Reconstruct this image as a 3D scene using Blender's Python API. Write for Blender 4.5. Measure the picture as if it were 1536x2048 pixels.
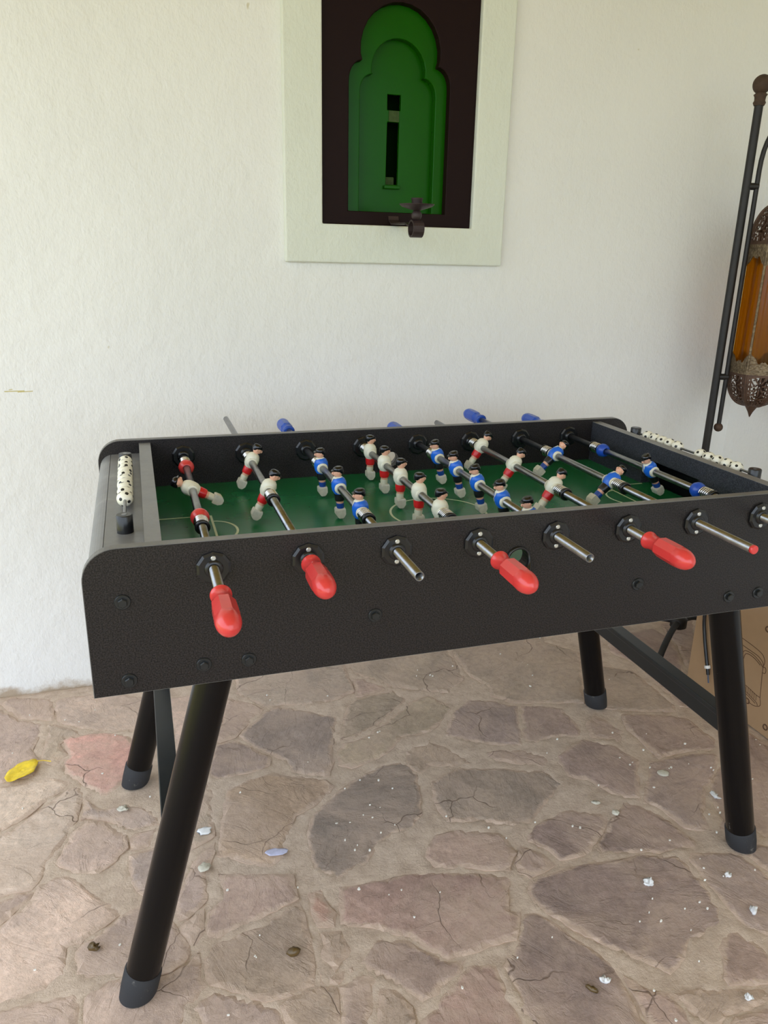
import bpy, bmesh, math, random
from mathutils import Vector, Matrix
PI = math.pi
SC = bpy.context.scene
COL = SC.collection
for o in list(bpy.data.objects):
    bpy.data.objects.remove(o, do_unlink=True)

# ------------------------------------------------------------------ camera
cam_d = bpy.data.cameras.new('camera')
cam = bpy.data.objects.new('camera', cam_d)
COL.objects.link(cam)
SC.camera = cam
RX = Vector((0.953621, -0.300281, 0.020948))
UP = Vector((0.075208, 0.305071, 0.949355))
FW = Vector((0.291464, 0.903749, -0.313506))
M4 = Matrix((RX, UP, -FW)).transposed().to_4x4()
M4.translation = Vector((-0.09035, -1.14078, 1.34104))
cam.matrix_world = M4
cam_d.sensor_fit = 'VERTICAL'
cam_d.sensor_height = 36.0
cam_d.lens = 1541.47 / 2048 * 36.0
cam_d.clip_start = 0.02

# ------------------------------------------------------------------ light
W = bpy.data.worlds.new('sky')
SC.world = W
W.use_nodes = True
bg = W.node_tree.nodes['Background']
bg.inputs[0].default_value = (0.76, 0.87, 1.0, 1)
bg.inputs[1].default_value = 3.6
sun_d = bpy.data.lights.new('sun', 'SUN')
sun_d.energy = 4.0
sun_d.angle = math.radians(1.0)
sun_d.color = (1.0, 0.94, 0.82)
sun = bpy.data.objects.new('sun', sun_d)
COL.objects.link(sun)
sun.rotation_euler = Vector((-0.25, -0.55, -1.0)).to_track_quat('-Z', 'Y').to_euler()   # high, from behind the house
SC.view_settings.view_transform = 'Standard'
SC.view_settings.look = 'None'
SC.view_settings.exposure = -0.16
SC.view_settings.gamma = 1.0
SC.view_settings.use_curve_mapping = False

# ------------------------------------------------------------------ materials
MATS = {}
def new_mat(name):
    m = bpy.data.materials.new(name)
    m.use_nodes = True
    nt = m.node_tree
    b = nt.nodes['Principled BSDF']
    MATS[name] = m
    return m, nt, b
def nd(nt, t, **kw):
    n = nt.nodes.new(t)
    for k, v in kw.items():
        setattr(n, k, v)
    return n
def noise(nt, scale, detail=4, rough=0.55, vec=None, dist=0.0):
    n = nd(nt, 'ShaderNodeTexNoise')
    n.inputs['Scale'].default_value = scale
    n.inputs['Detail'].default_value = detail
    n.inputs['Roughness'].default_value = rough
    n.inputs['Distortion'].default_value = dist
    if vec is None:
        tc = nt.nodes.get('TC') or nd(nt, 'ShaderNodeTexCoord', name='TC')
        vec = tc.outputs['Object']
    nt.links.new(vec, n.inputs['Vector'])
    return n.outputs['Fac']
def ramp(nt, fac, stops):
    r = nd(nt, 'ShaderNodeValToRGB')
    e = r.color_ramp.elements
    while len(e) < len(stops):
        e.new(0.5)
    for el, (p, c) in zip(e, stops):
        el.position = p
        el.color = (c[0], c[1], c[2], 1) if not isinstance(c, (int, float)) else (c, c, c, 1)
    nt.links.new(fac, r.inputs[0])
    return r.outputs[0]
def mixc(nt, fac, a, b, mode='MIX'):
    m = nd(nt, 'ShaderNodeMix', data_type='RGBA', blend_type=mode)
    for s, v in ((0, fac), (6, a), (7, b)):
        if isinstance(v, (int, float)):
            m.inputs[s].default_value = v
        elif isinstance(v, tuple):
            m.inputs[s].default_value = (v[0], v[1], v[2], 1)
        else:
            nt.links.new(v, m.inputs[s])
    return m.outputs[2]
def bump(nt, b, h, strength, dist=0.002, prev=None):
    n = nd(nt, 'ShaderNodeBump')
    n.inputs['Strength'].default_value = strength
    n.inputs['Distance'].default_value = dist
    nt.links.new(h, n.inputs['Height'])
    if prev is not None:
        nt.links.new(prev, n.inputs['Normal'])
    nt.links.new(n.outputs[0], b.inputs['Normal'])
    return n.outputs[0]
def mapped(nt, scale, rot=(0, 0, 0)):
    tc = nt.nodes.get('TC') or nd(nt, 'ShaderNodeTexCoord', name='TC')
    mp = nd(nt, 'ShaderNodeMapping')
    mp.inputs['Scale'].default_value = scale
    mp.inputs['Rotation'].default_value = rot
    nt.links.new(tc.outputs['Object'], mp.inputs['Vector'])
    return mp.outputs[0]
def plain(name, col, rough=0.5, metal=0.0, var=0.0, vscale=30, bmp=0.0, bscale=60, spec=0.5, coat=0.0):
    m, nt, b = new_mat(name)
    b.inputs['Roughness'].default_value = rough
    b.inputs['Metallic'].default_value = metal
    b.inputs['Specular IOR Level'].default_value = spec
    b.inputs['Coat Weight'].default_value = coat
    if var > 0:
        f = noise(nt, vscale, 5, 0.6)
        c = ramp(nt, f, [(0.3, tuple(max(0, x * (1 - var)) for x in col)), (0.7, tuple(min(1, x * (1 + var)) for x in col))])
        nt.links.new(c, b.inputs['Base Color'])
    else:
        b.inputs['Base Color'].default_value = (col[0], col[1], col[2], 1)
    if bmp > 0:
        bump(nt, b, noise(nt, bscale, 5, 0.6), bmp)
    return m

# plaster of the walls: white paint over rough trowelled render
def plaster(name, col, dirt=True):
    m, nt, b = new_mat(name)
    b.inputs['Roughness'].default_value = 0.62
    b.inputs['Specular IOR Level'].default_value = 0.35
    f = noise(nt, 2.2, 4, 0.5)
    c = ramp(nt, f, [(0.3, tuple(x * 0.95 for x in col)), (0.7, col)])
    if dirt:
        tc = nt.nodes['TC']
        sep = nd(nt, 'ShaderNodeSeparateXYZ')
        nt.links.new(tc.outputs['Object'], sep.inputs[0])
        g = nd(nt, 'ShaderNodeMath', operation='MULTIPLY_ADD')
        g.inputs[1].default_value = 0.09
        nt.links.new(noise(nt, 14, 4, 0.7), g.inputs[0])
        nt.links.new(sep.outputs[2], g.inputs[2])
        d = ramp(nt, g.outputs[0], [(0.045, 1.0), (0.075, 0.0)])
        c = mixc(nt, d, c, (0.42, 0.33, 0.24))
        sp = ramp(nt, noise(nt, 16, 2, 0.5), [(0.77, 0.0), (0.79, 1.0)])
        c = mixc(nt, sp, c, (0.62, 0.58, 0.46))
    nt.links.new(c, b.inputs['Base Color'])
    n1 = bump(nt, b, noise(nt, 130, 4, 0.6, mapped(nt, (1, 1, .45), (0, .35, 0))), 0.32, 0.0045)
    n2 = bump(nt, b, noise(nt, 22, 3, 0.55), 0.32, 0.013, n1)
    return m
plaster('wall_paint', (0.80, 0.79, 0.76))
plaster('mint_paint', (0.70, 0.72, 0.635), False)
plain('ceiling_paint', (0.60, 0.43, 0.11), 0.8, var=0.08)
plain('lawn', (0.38, 0.33, 0.10), 0.9, var=0.3, vscale=3)

# flagstones: object colour holds each stone's own tint plus a painted left-side daylight lift
m, nt, b = new_mat('flagstone')
b.inputs['Roughness'].default_value = 0.72
b.inputs['Specular IOR Level'].default_value = 0.3
geo = nd(nt, 'ShaderNodeNewGeometry')
oi = nd(nt, 'ShaderNodeObjectInfo')
vm = nd(nt, 'ShaderNodeVectorMath', operation='ADD')
cmb = nd(nt, 'ShaderNodeCombineXYZ')
sc_ = nd(nt, 'ShaderNodeMath', operation='MULTIPLY'); sc_.inputs[1].default_value = 40
nt.links.new(oi.outputs['Random'], sc_.inputs[0])
nt.links.new(sc_.outputs[0], cmb.inputs[0]); nt.links.new(sc_.outputs[0], cmb.inputs[2])
rot = nd(nt, 'ShaderNodeVectorRotate', rotation_type='Z_AXIS')
nt.links.new(geo.outputs['Position'], rot.inputs['Vector'])
nt.links.new(sc_.outputs[0], rot.inputs['Angle'])
nt.links.new(rot.outputs[0], vm.inputs[0]); nt.links.new(cmb.outputs[0], vm.inputs[1])
pos = vm.outputs[0]
st = nd(nt, 'ShaderNodeMapping'); st.inputs['Scale'].default_value = (1.0, 2.3, 1)
nt.links.new(pos, st.inputs['Vector']); streak = st.outputs[0]
c = mixc(nt, 1.0, oi.outputs['Color'], ramp(nt, noise(nt, 5, 6, 0.6, pos), [(0.3, (0.72, 0.72, 0.72)), (0.7, (1.2, 1.18, 1.14))]), 'MULTIPLY')
c = mixc(nt, 1.0, c, ramp(nt, noise(nt, 60, 5, 0.7, pos), [(0.3, 0.80), (0.7, 1.16)]), 'MULTIPLY')
dust = ramp(nt, noise(nt, 4.5, 7, 0.66, pos, 0.8), [(0.42, 0.0), (0.70, 0.8)])
c = mixc(nt, dust, c, (0.546, 0.407, 0.319))
# mortar smeared over the edges of the stone
ra = nd(nt, 'ShaderNodeAttribute', attribute_name='rim')
sm = nd(nt, 'ShaderNodeMath', operation='MULTIPLY_ADD'); sm.inputs[1].default_value = -0.75
nt.links.new(ra.outputs['Fac'], sm.inputs[0])
nt.links.new(noise(nt, 13, 7, 0.7, pos, 0.5), sm.inputs[2])
smear = ramp(nt, sm.outputs[0], [(0.24, 0.0), (0.40, 0.9)])
mcol = ramp(nt, noise(nt, 30, 6, 0.7, pos), [(0.3, (0.471, 0.342, 0.261)), (0.7, (0.620, 0.466, 0.365))])
c = mixc(nt, smear, c, mcol)
nt.links.new(c, b.inputs['Base Color'])
# a few dark cleft lines
dv = nd(nt, 'ShaderNodeTexNoise'); dv.inputs['Scale'].default_value = 5; dv.inputs['Detail'].default_value = 4
nt.links.new(pos, dv.inputs['Vector'])
da = nd(nt, 'ShaderNodeVectorMath', operation='MULTIPLY_ADD'); da.inputs[1].default_value = (0.22, 0.22, 0.0)
nt.links.new(dv.outputs['Color'], da.inputs[0]); nt.links.new(pos, da.inputs[2])
vo = nd(nt, 'ShaderNodeTexVoronoi', feature='DISTANCE_TO_EDGE', voronoi_dimensions='2D'); vo.inputs['Scale'].default_value = 5.5
nt.links.new(da.outputs[0], vo.inputs['Vector'])
ck = ramp(nt, vo.outputs['Distance'], [(0.002, 0.75), (0.012, 0.0)])
ckm = mixc(nt, 1.0, ck, ramp(nt, noise(nt, 4, 3, 0.5, pos), [(0.52, 0.0), (0.60, 1.0)]), 'MULTIPLY')
c2 = mixc(nt, ckm, c, (0.15, 0.10, 0.075))
nt.links.new(c2, b.inputs['Base Color'])
inv = nd(nt, 'ShaderNodeInvert'); nt.links.new(ckm, inv.inputs['Color'])
n0 = bump(nt, b, inv.outputs[0], 0.6, 0.004)
h1 = ramp(nt, noise(nt, 5, 7, 0.64, streak, 1.2), [(0.0, 0.0), (0.42, 0.35), (0.45, 0.5), (0.6, 0.58), (0.63, 0.8), (1, 1)])
n1 = bump(nt, b, h1, 0.5, 0.012, n0)
n2 = bump(nt, b, noise(nt, 28, 7, 0.72, pos, 0.4), 0.45, 0.007, n1)
n3 = bump(nt, b, noise(nt, 190, 4, 0.75, pos), 0.6, 0.0018, n2)
# sandy mortar between the stones
m, nt, b = new_mat('mortar')
b.inputs['Roughness'].default_value = 0.9
b.inputs['Specular IOR Level'].default_value = 0.2
c = ramp(nt, noise(nt, 26, 8, 0.75), [(0.28, (0.44, 0.325, 0.250)), (0.5, (0.58, 0.450, 0.350)), (0.75, (0.70, 0.565, 0.450))])
nt.links.new(c, b.inputs['Base Color'])
n1 = bump(nt, b, noise(nt, 18, 6, 0.65), 0.6, 0.010)
n2 = bump(nt, b, noise(nt, 170, 5, 0.75), 0.7, 0.003, n1)

# speckled charcoal laminate of the table
def laminate(name, dark, light):
    m, nt, b = new_mat(name)
    b.inputs['Roughness'].default_value = 0.36
    b.inputs['Specular IOR Level'].default_value = 0.25
    c = ramp(nt, noise(nt, 430, 3, 0.85), [(0.42, dark), (0.56, tuple((x + y) / 2 for x, y in zip(dark, light))), (0.70, light)])
    nt.links.new(c, b.inputs['Base Color'])
    bump(nt, b, noise(nt, 400, 3, 0.7), 0.04, 0.0005)
    return m
laminate('laminate_skylit', (0.017, 0.018, 0.022), (0.085, 0.088, 0.10))  # same laminate, lightened and blued to stand in for sky reflection
laminate('laminate', (0.0055, 0.0046, 0.0046), (0.050, 0.042, 0.040))
m, nt, b = new_mat('edge_band')
b.inputs['Roughness'].default_value = 0.4
nt.links.new(ramp(nt, noise(nt, 9, 6, 0.7), [(0.3, (0.11, 0.104, 0.096)), (0.7, (0.19, 0.182, 0.168))]), b.inputs['Base Color'])
m, nt, b = new_mat('end_board')
b.inputs['Roughness'].default_value = 0.36
nt.links.new(ramp(nt, noise(nt, 12, 6, 0.75), [(0.3, (0.145, 0.143, 0.142)), (0.62, (0.20, 0.198, 0.195)), (0.8, (0.34, 0.33, 0.315))]), b.inputs['Base Color'])
m, nt, b = new_mat('field_green')
b.inputs['Roughness'].default_value = 0.26
b.inputs['Specular IOR Level'].default_value = 0.28
nt.links.new(ramp(nt, noise(nt, 6, 5, 0.6), [(0.3, (0.008, 0.110, 0.036)), (0.7, (0.014, 0.150, 0.055))]), b.inputs['Base Color'])
m, nt, b = new_mat('leg_paint')
b.inputs['Roughness'].default_value = 0.24
b.inputs['Specular IOR Level'].default_value = 0.22
sc1 = ramp(nt, noise(nt, 26, 5, 0.75, mapped(nt, (1, 1, 0.35))), [(0.71, 0.0), (0.74, 1.0)])
nt.links.new(mixc(nt, sc1, (0.004, 0.0035, 0.0035), (0.16, 0.15, 0.135)), b.inputs['Base Color'])
plain('black_metal', (0.012, 0.014, 0.015), 0.3)
m, nt, b = new_mat('rubber')
b.inputs['Roughness'].default_value = 0.75
sc1 = ramp(nt, noise(nt, 30, 5, 0.75), [(0.60, 0.0), (0.68, 0.5)])
nt.links.new(mixc(nt, sc1, (0.018, 0.018, 0.020), (0.22, 0.20, 0.17)), b.inputs['Base Color'])
plain('black_plastic', (0.008, 0.008, 0.009), 0.28)
plain('red_plastic', (0.62, 0.045, 0.042), 0.26, coat=0.15)
plain('blue_plastic', (0.012, 0.07, 0.42), 0.3)
plain('chrome', (0.62, 0.60, 0.57), 0.18, 1.0)
plain('rod_steel', (0.26, 0.262, 0.27), 0.3, 1.0, var=0.18, vscale=60)
plain('screw_zinc', (0.62, 0.62, 0.58), 0.35, 0.8)
plain('line_paint', (0.50, 0.60, 0.42), 0.4)
plain('cream_plastic', (0.72, 0.70, 0.56), 0.32)
plain('sock_cream', (0.64, 0.62, 0.48), 0.35)
plain('boot_cream', (0.58, 0.56, 0.46), 0.4, var=0.12, vscale=120)
plain('skin_paint', (0.74, 0.40, 0.26), 0.32)
plain('hair_paint', (0.006, 0.006, 0.007), 0.18)
plain('red_paint', (0.62, 0.012, 0.015), 0.3)
plain('blue_paint', (0.010, 0.13, 0.62), 0.3)
plain('navy_paint', (0.008, 0.055, 0.30), 0.35)
plain('black_paint', (0.008, 0.008, 0.010), 0.3)
plain('bead_cream', (0.80, 0.77, 0.64), 0.35)
plain('bead_black', (0.012, 0.012, 0.012), 0.35)
plain('brown_paint', (0.012, 0.0045, 0.004), 0.5, spec=0.10, bmp=0.15, bscale=40)
plain('green_paint', (0.007, 0.080, 0.0005), 0.22, var=0.06, vscale=8, spec=0.10)
plain('slot_dark', (0.003, 0.012, 0.002), 0.9, spec=0.0)
plain('bare_patch', (0.045, 0.075, 0.022), 0.7, spec=0.2, var=0.3, vscale=60)
plain('iron', (0.013, 0.011, 0.010), 0.5, 0.2, var=0.3, vscale=40, bmp=0.2, bscale=120)
plain('rusty_iron', (0.06, 0.033, 0.020), 0.7, 0.2, var=0.3, vscale=60, bmp=0.3, bscale=150)
plain('sconce_iron', (0.034, 0.020, 0.019), 0.55, 0.2, var=0.2, vscale=40)
m, nt, b = new_mat('brass')
b.inputs['Roughness'].default_value = 0.5
b.inputs['Metallic'].default_value = 0.55
nt.links.new(ramp(nt, noise(nt, 40, 6, 0.7), [(0.3, (0.10, 0.065, 0.036)), (0.7, (0.26, 0.195, 0.115))]), b.inputs['Base Color'])
v = nd(nt, 'ShaderNodeTexVoronoi'); v.inputs['Scale'].default_value = 130
nt.links.new(nt.nodes['TC'].outputs['Object'], v.inputs['Vector'])
bump(nt, b, v.outputs['Distance'], 0.8, 0.003)
plain('brass_dark', (0.095, 0.052, 0.033), 0.55, 0.4, var=0.3, vscale=60)
m, nt, b = new_mat('amber_glass')
b.inputs['Base Color'].default_value = (0.80, 0.32, 0.02, 1)
b.inputs['Roughness'].default_value = 0.12
tr = nd(nt, 'ShaderNodeBsdfTranslucent'); tr.inputs[0].default_value = (0.55, 0.27, 0.015, 1)
tp = nd(nt, 'ShaderNodeBsdfTransparent'); tp.inputs[0].default_value = (0.72, 0.42, 0.05, 1)
gl = nd(nt, 'ShaderNodeBsdfGlossy'); gl.inputs['Roughness'].default_value = 0.12
mx = nd(nt, 'ShaderNodeMixShader'); mx.inputs[0].default_value = 0.55
nt.links.new(tr.outputs[0], mx.inputs[1]); nt.links.new(tp.outputs[0], mx.inputs[2])
mx2 = nd(nt, 'ShaderNodeMixShader'); mx2.inputs[0].default_value = 0.02
nt.links.new(mx.outputs[0], mx2.inputs[1]); nt.links.new(gl.outputs[0], mx2.inputs[2])
nt.links.new(mx2.outputs[0], nt.nodes['Material Output'].inputs['Surface'])
plain('cardboard', (0.38, 0.235, 0.122), 0.75, var=0.05, vscale=12)
plain('print_ink', (0.10, 0.045, 0.02), 0.8)
plain('cable_black', (0.008, 0.008, 0.009), 0.35)
plain('white_plastic', (0.75, 0.73, 0.68), 0.4)
plain('wire_blue', (0.05, 0.08, 0.14), 0.4)
plain('leaf_yellow', (0.85, 0.60, 0.03), 0.5, var=0.2, vscale=60, bmp=0.3, bscale=90)
plain('paper_white', (0.80, 0.79, 0.78), 0.7)
plain('pebble_pale', (0.58, 0.54, 0.44), 0.6, var=0.1, vscale=80)
plain('lavender_paint', (0.52, 0.52, 0.68), 0.6, var=0.15, vscale=60)
plain('nut_brown', (0.11, 0.065, 0.02), 0.35)
plain('scuff', (0.55, 0.47, 0.20), 0.7)
plain('fleck_white', (0.76, 0.73, 0.66), 0.7)

# ------------------------------------------------------------------ mesh helpers
class MB:
    def __init__(s):
        s.v = []; s.f = []; s.mi = []; s.sm = []
    def add(s, verts, faces, mi=0, smooth=False):
        o = len(s.v)
        s.v += [tuple(v) for v in verts]
        s.f += [tuple(i + o for i in f) for f in faces]
        s.mi += [mi] * len(faces); s.sm += [smooth] * len(faces)
        return s
    def box(s, a, b, mi=0):
        x0, y0, z0 = a; x1, y1, z1 = b
        return s.add([(x0, y0, z0), (x1, y0, z0), (x1, y1, z0), (x0, y1, z0), (x0, y0, z1), (x1, y0, z1), (x1, y1, z1), (x0, y1, z1)],
                     [(0, 3, 2, 1), (4, 5, 6, 7), (0, 1, 5, 4), (1, 2, 6, 5), (2, 3, 7, 6), (3, 0, 4, 7)], mi)
    def rings(s, rings, cap0=True, cap1=True, mi=0, smooth=True):
        n = len(rings[0]); V = [p for r in rings for p in r]; F = []
        for k in range(len(rings) - 1):
            for i in range(n):
                j = (i + 1) % n
                F.append((k * n + i, k * n + j, (k + 1) * n + j, (k + 1) * n + i))
        s.add(V, F, mi, smooth)
        if cap0: s.add(rings[0], [tuple(range(n))[::-1]], mi, False)
        if cap1: s.add(rings[-1], [tuple(range(n))], mi, False)
        return s
    def lathe(s, base, axis, prof, n=20, cap0=True, cap1=True, mi=0, smooth=True, rfun=None):
        """prof: list of (distance along axis, radius)"""
        base = Vector(base); ax = Vector(axis).normalized()
        t = Vector((1, 0, 0)) if abs(ax.x) < 0.9 else Vector((0, 1, 0))
        e1 = ax.cross(t).normalized(); e2 = ax.cross(e1)
        R = []
        for k, (d, r) in enumerate(prof):
            ring = []
            for i in range(n):
                a = 2 * PI * i / n
                rr = r * (rfun(k, a) if rfun else 1)
                ring.append(base + ax * d + (e1 * math.cos(a) + e2 * math.sin(a)) * rr)
            R.append(ring)
        return s.rings(R, cap0, cap1, mi, smooth)
    def cyl(s, a, b, r, n=20, mi=0, r2=None, smooth=True):
        a = Vector(a); b = Vector(b)
        return s.lathe(a, b - a, [(0, r), ((b - a).length, r if r2 is None else r2)], n, mi=mi, smooth=smooth)
    def tube(s, pts, r, n=10, mi=0, caps=True):
        P = [Vector(p) for p in pts]; R = []; prev = None
        for i, p in enumerate(P):
            d = (P[min(i + 1, len(P) - 1)] - P[max(i - 1, 0)]).normalized()
            if prev is None:
                t = Vector((0, 0, 1)) if abs(d.z) < 0.9 else Vector((1, 0, 0))
                e1 = d.cross(t).normalized()
            else:
                e1 = (prev - d * prev.dot(d)).normalized()
            prev = e1; e2 = d.cross(e1)
            rr = r[i] if isinstance(r, (list, tuple)) else r
            R.append([p + (e1 * math.cos(2 * PI * k / n) + e2 * math.sin(2 * PI * k / n)) * rr for k in range(n)])
        return s.rings(R, caps, caps, mi)
    def ball(s, c, r, n=20, m=12, mi=0, sc=(1, 1, 1)):
        c = Vector(c); R = []
        for k in range(1, m):
            th = PI * k / m
            R.append([c + Vector((r * sc[0] * math.sin(th) * math.cos(2 * PI * i / n), r * sc[1] * math.sin(th) * math.sin(2 * PI * i / n), -r * sc[2] * math.cos(th))) for i in range(n)])
        s.rings(R, False, False, mi)
        o = len(s.v)
        s.v += [tuple(c - Vector((0, 0, r * sc[2]))), tuple(c + Vector((0, 0, r * sc[2])))]
        b0 = o - len(R) * n
        for i in range(n):
            j = (i + 1) % n
            s.f.append((o, b0 + j, b0 + i)); s.f.append((o + 1, o - n + i, o - n + j))
            s.mi += [mi, mi]; s.sm += [True, True]
        return s
    def prism(s, outer, holes, depth0, depth1, plane='XZ', mi=0):
        """polygon with holes, given in the plane, extruded between two depths on the third axis"""
        bm = bmesh.new()
        def P(u, v, d):
            return {'XZ': (u, d, v), 'XY': (u, v, d), 'YZ': (d, u, v)}[plane]
        for d, flip in ((depth0, 0), (depth1, 1)):
            es = []
            for loop in [outer] + holes:
                vs = [bm.verts.new(P(u, v, d)) for u, v in loop]
                es += [bm.edges.new((vs[i], vs[(i + 1) % len(vs)])) for i in range(len(vs))]
            bmesh.ops.triangle_fill(bm, use_beauty=True, use_dissolve=False, edges=es)
        bm.verts.ensure_lookup_table()
        tot = sum(len(l) for l in [outer] + holes)
        o = 0
        for loop in [outer] + holes:
            n = len(loop)
            for i in range(n):
                j = (i + 1) % n
                bm.faces.new((bm.verts[o + i], bm.verts[o + j], bm.verts[o + j + tot], bm.verts[o + i + tot]))
            o += n
        bmesh.ops.recalc_face_normals(bm, faces=bm.faces)
        bm.verts.index_update()
        s.add([v.co[:] for v in bm.verts], [[v.index for v in f.verts] for f in bm.faces], mi)
        bm.free()
        return s
    def mesh(s, name, mats):
        me = bpy.data.meshes.new(name)
        me.from_pydata(s.v, [], s.f)
        for mt in (mats if isinstance(mats, (list, tuple)) else [mats]):
            me.materials.append(MATS[mt])
        me.polygons.foreach_set('material_index', s.mi)
        me.polygons.foreach_set('use_smooth', s.sm)
        me.validate(); me.update()
        return me
    def build(s, name, mats, parent=None, bevel=0.0):
        return link(name, s.mesh(name, mats), parent, bevel)
def link(name, me, parent=None, bevel=0.0):
    o = bpy.data.objects.new(name, me)
    COL.objects.link(o)
    o.parent = parent
    if bevel > 0:
        md = o.modifiers.new('bevel', 'BEVEL'); md.width = bevel; md.segments = 2; md.limit_method = 'ANGLE'; md.angle_limit = math.radians(40)
    return o
def empty(name, loc=(0, 0, 0)):
    o = bpy.data.objects.new(name, None)
    o.empty_display_size = 0.05
    COL.objects.link(o); o.location = loc
    return o
def tag(o, label, cat, group=None, kind=None):
    if label: o['label'] = label
    if cat: o['category'] = cat
    if group: o['group'] = group
    if kind: o['kind'] = kind
    return o
def structure(o, label=None):
    o['kind'] = 'structure'
    if label: o['label'] = label
    return o
def arc(cx, cy, r, a0, a1, n):
    return [(cx + r * math.cos(math.radians(a0 + (a1 - a0) * i / n)), cy + r * math.sin(math.radians(a0 + (a1 - a0) * i / n))) for i in range(n + 1)]

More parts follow.
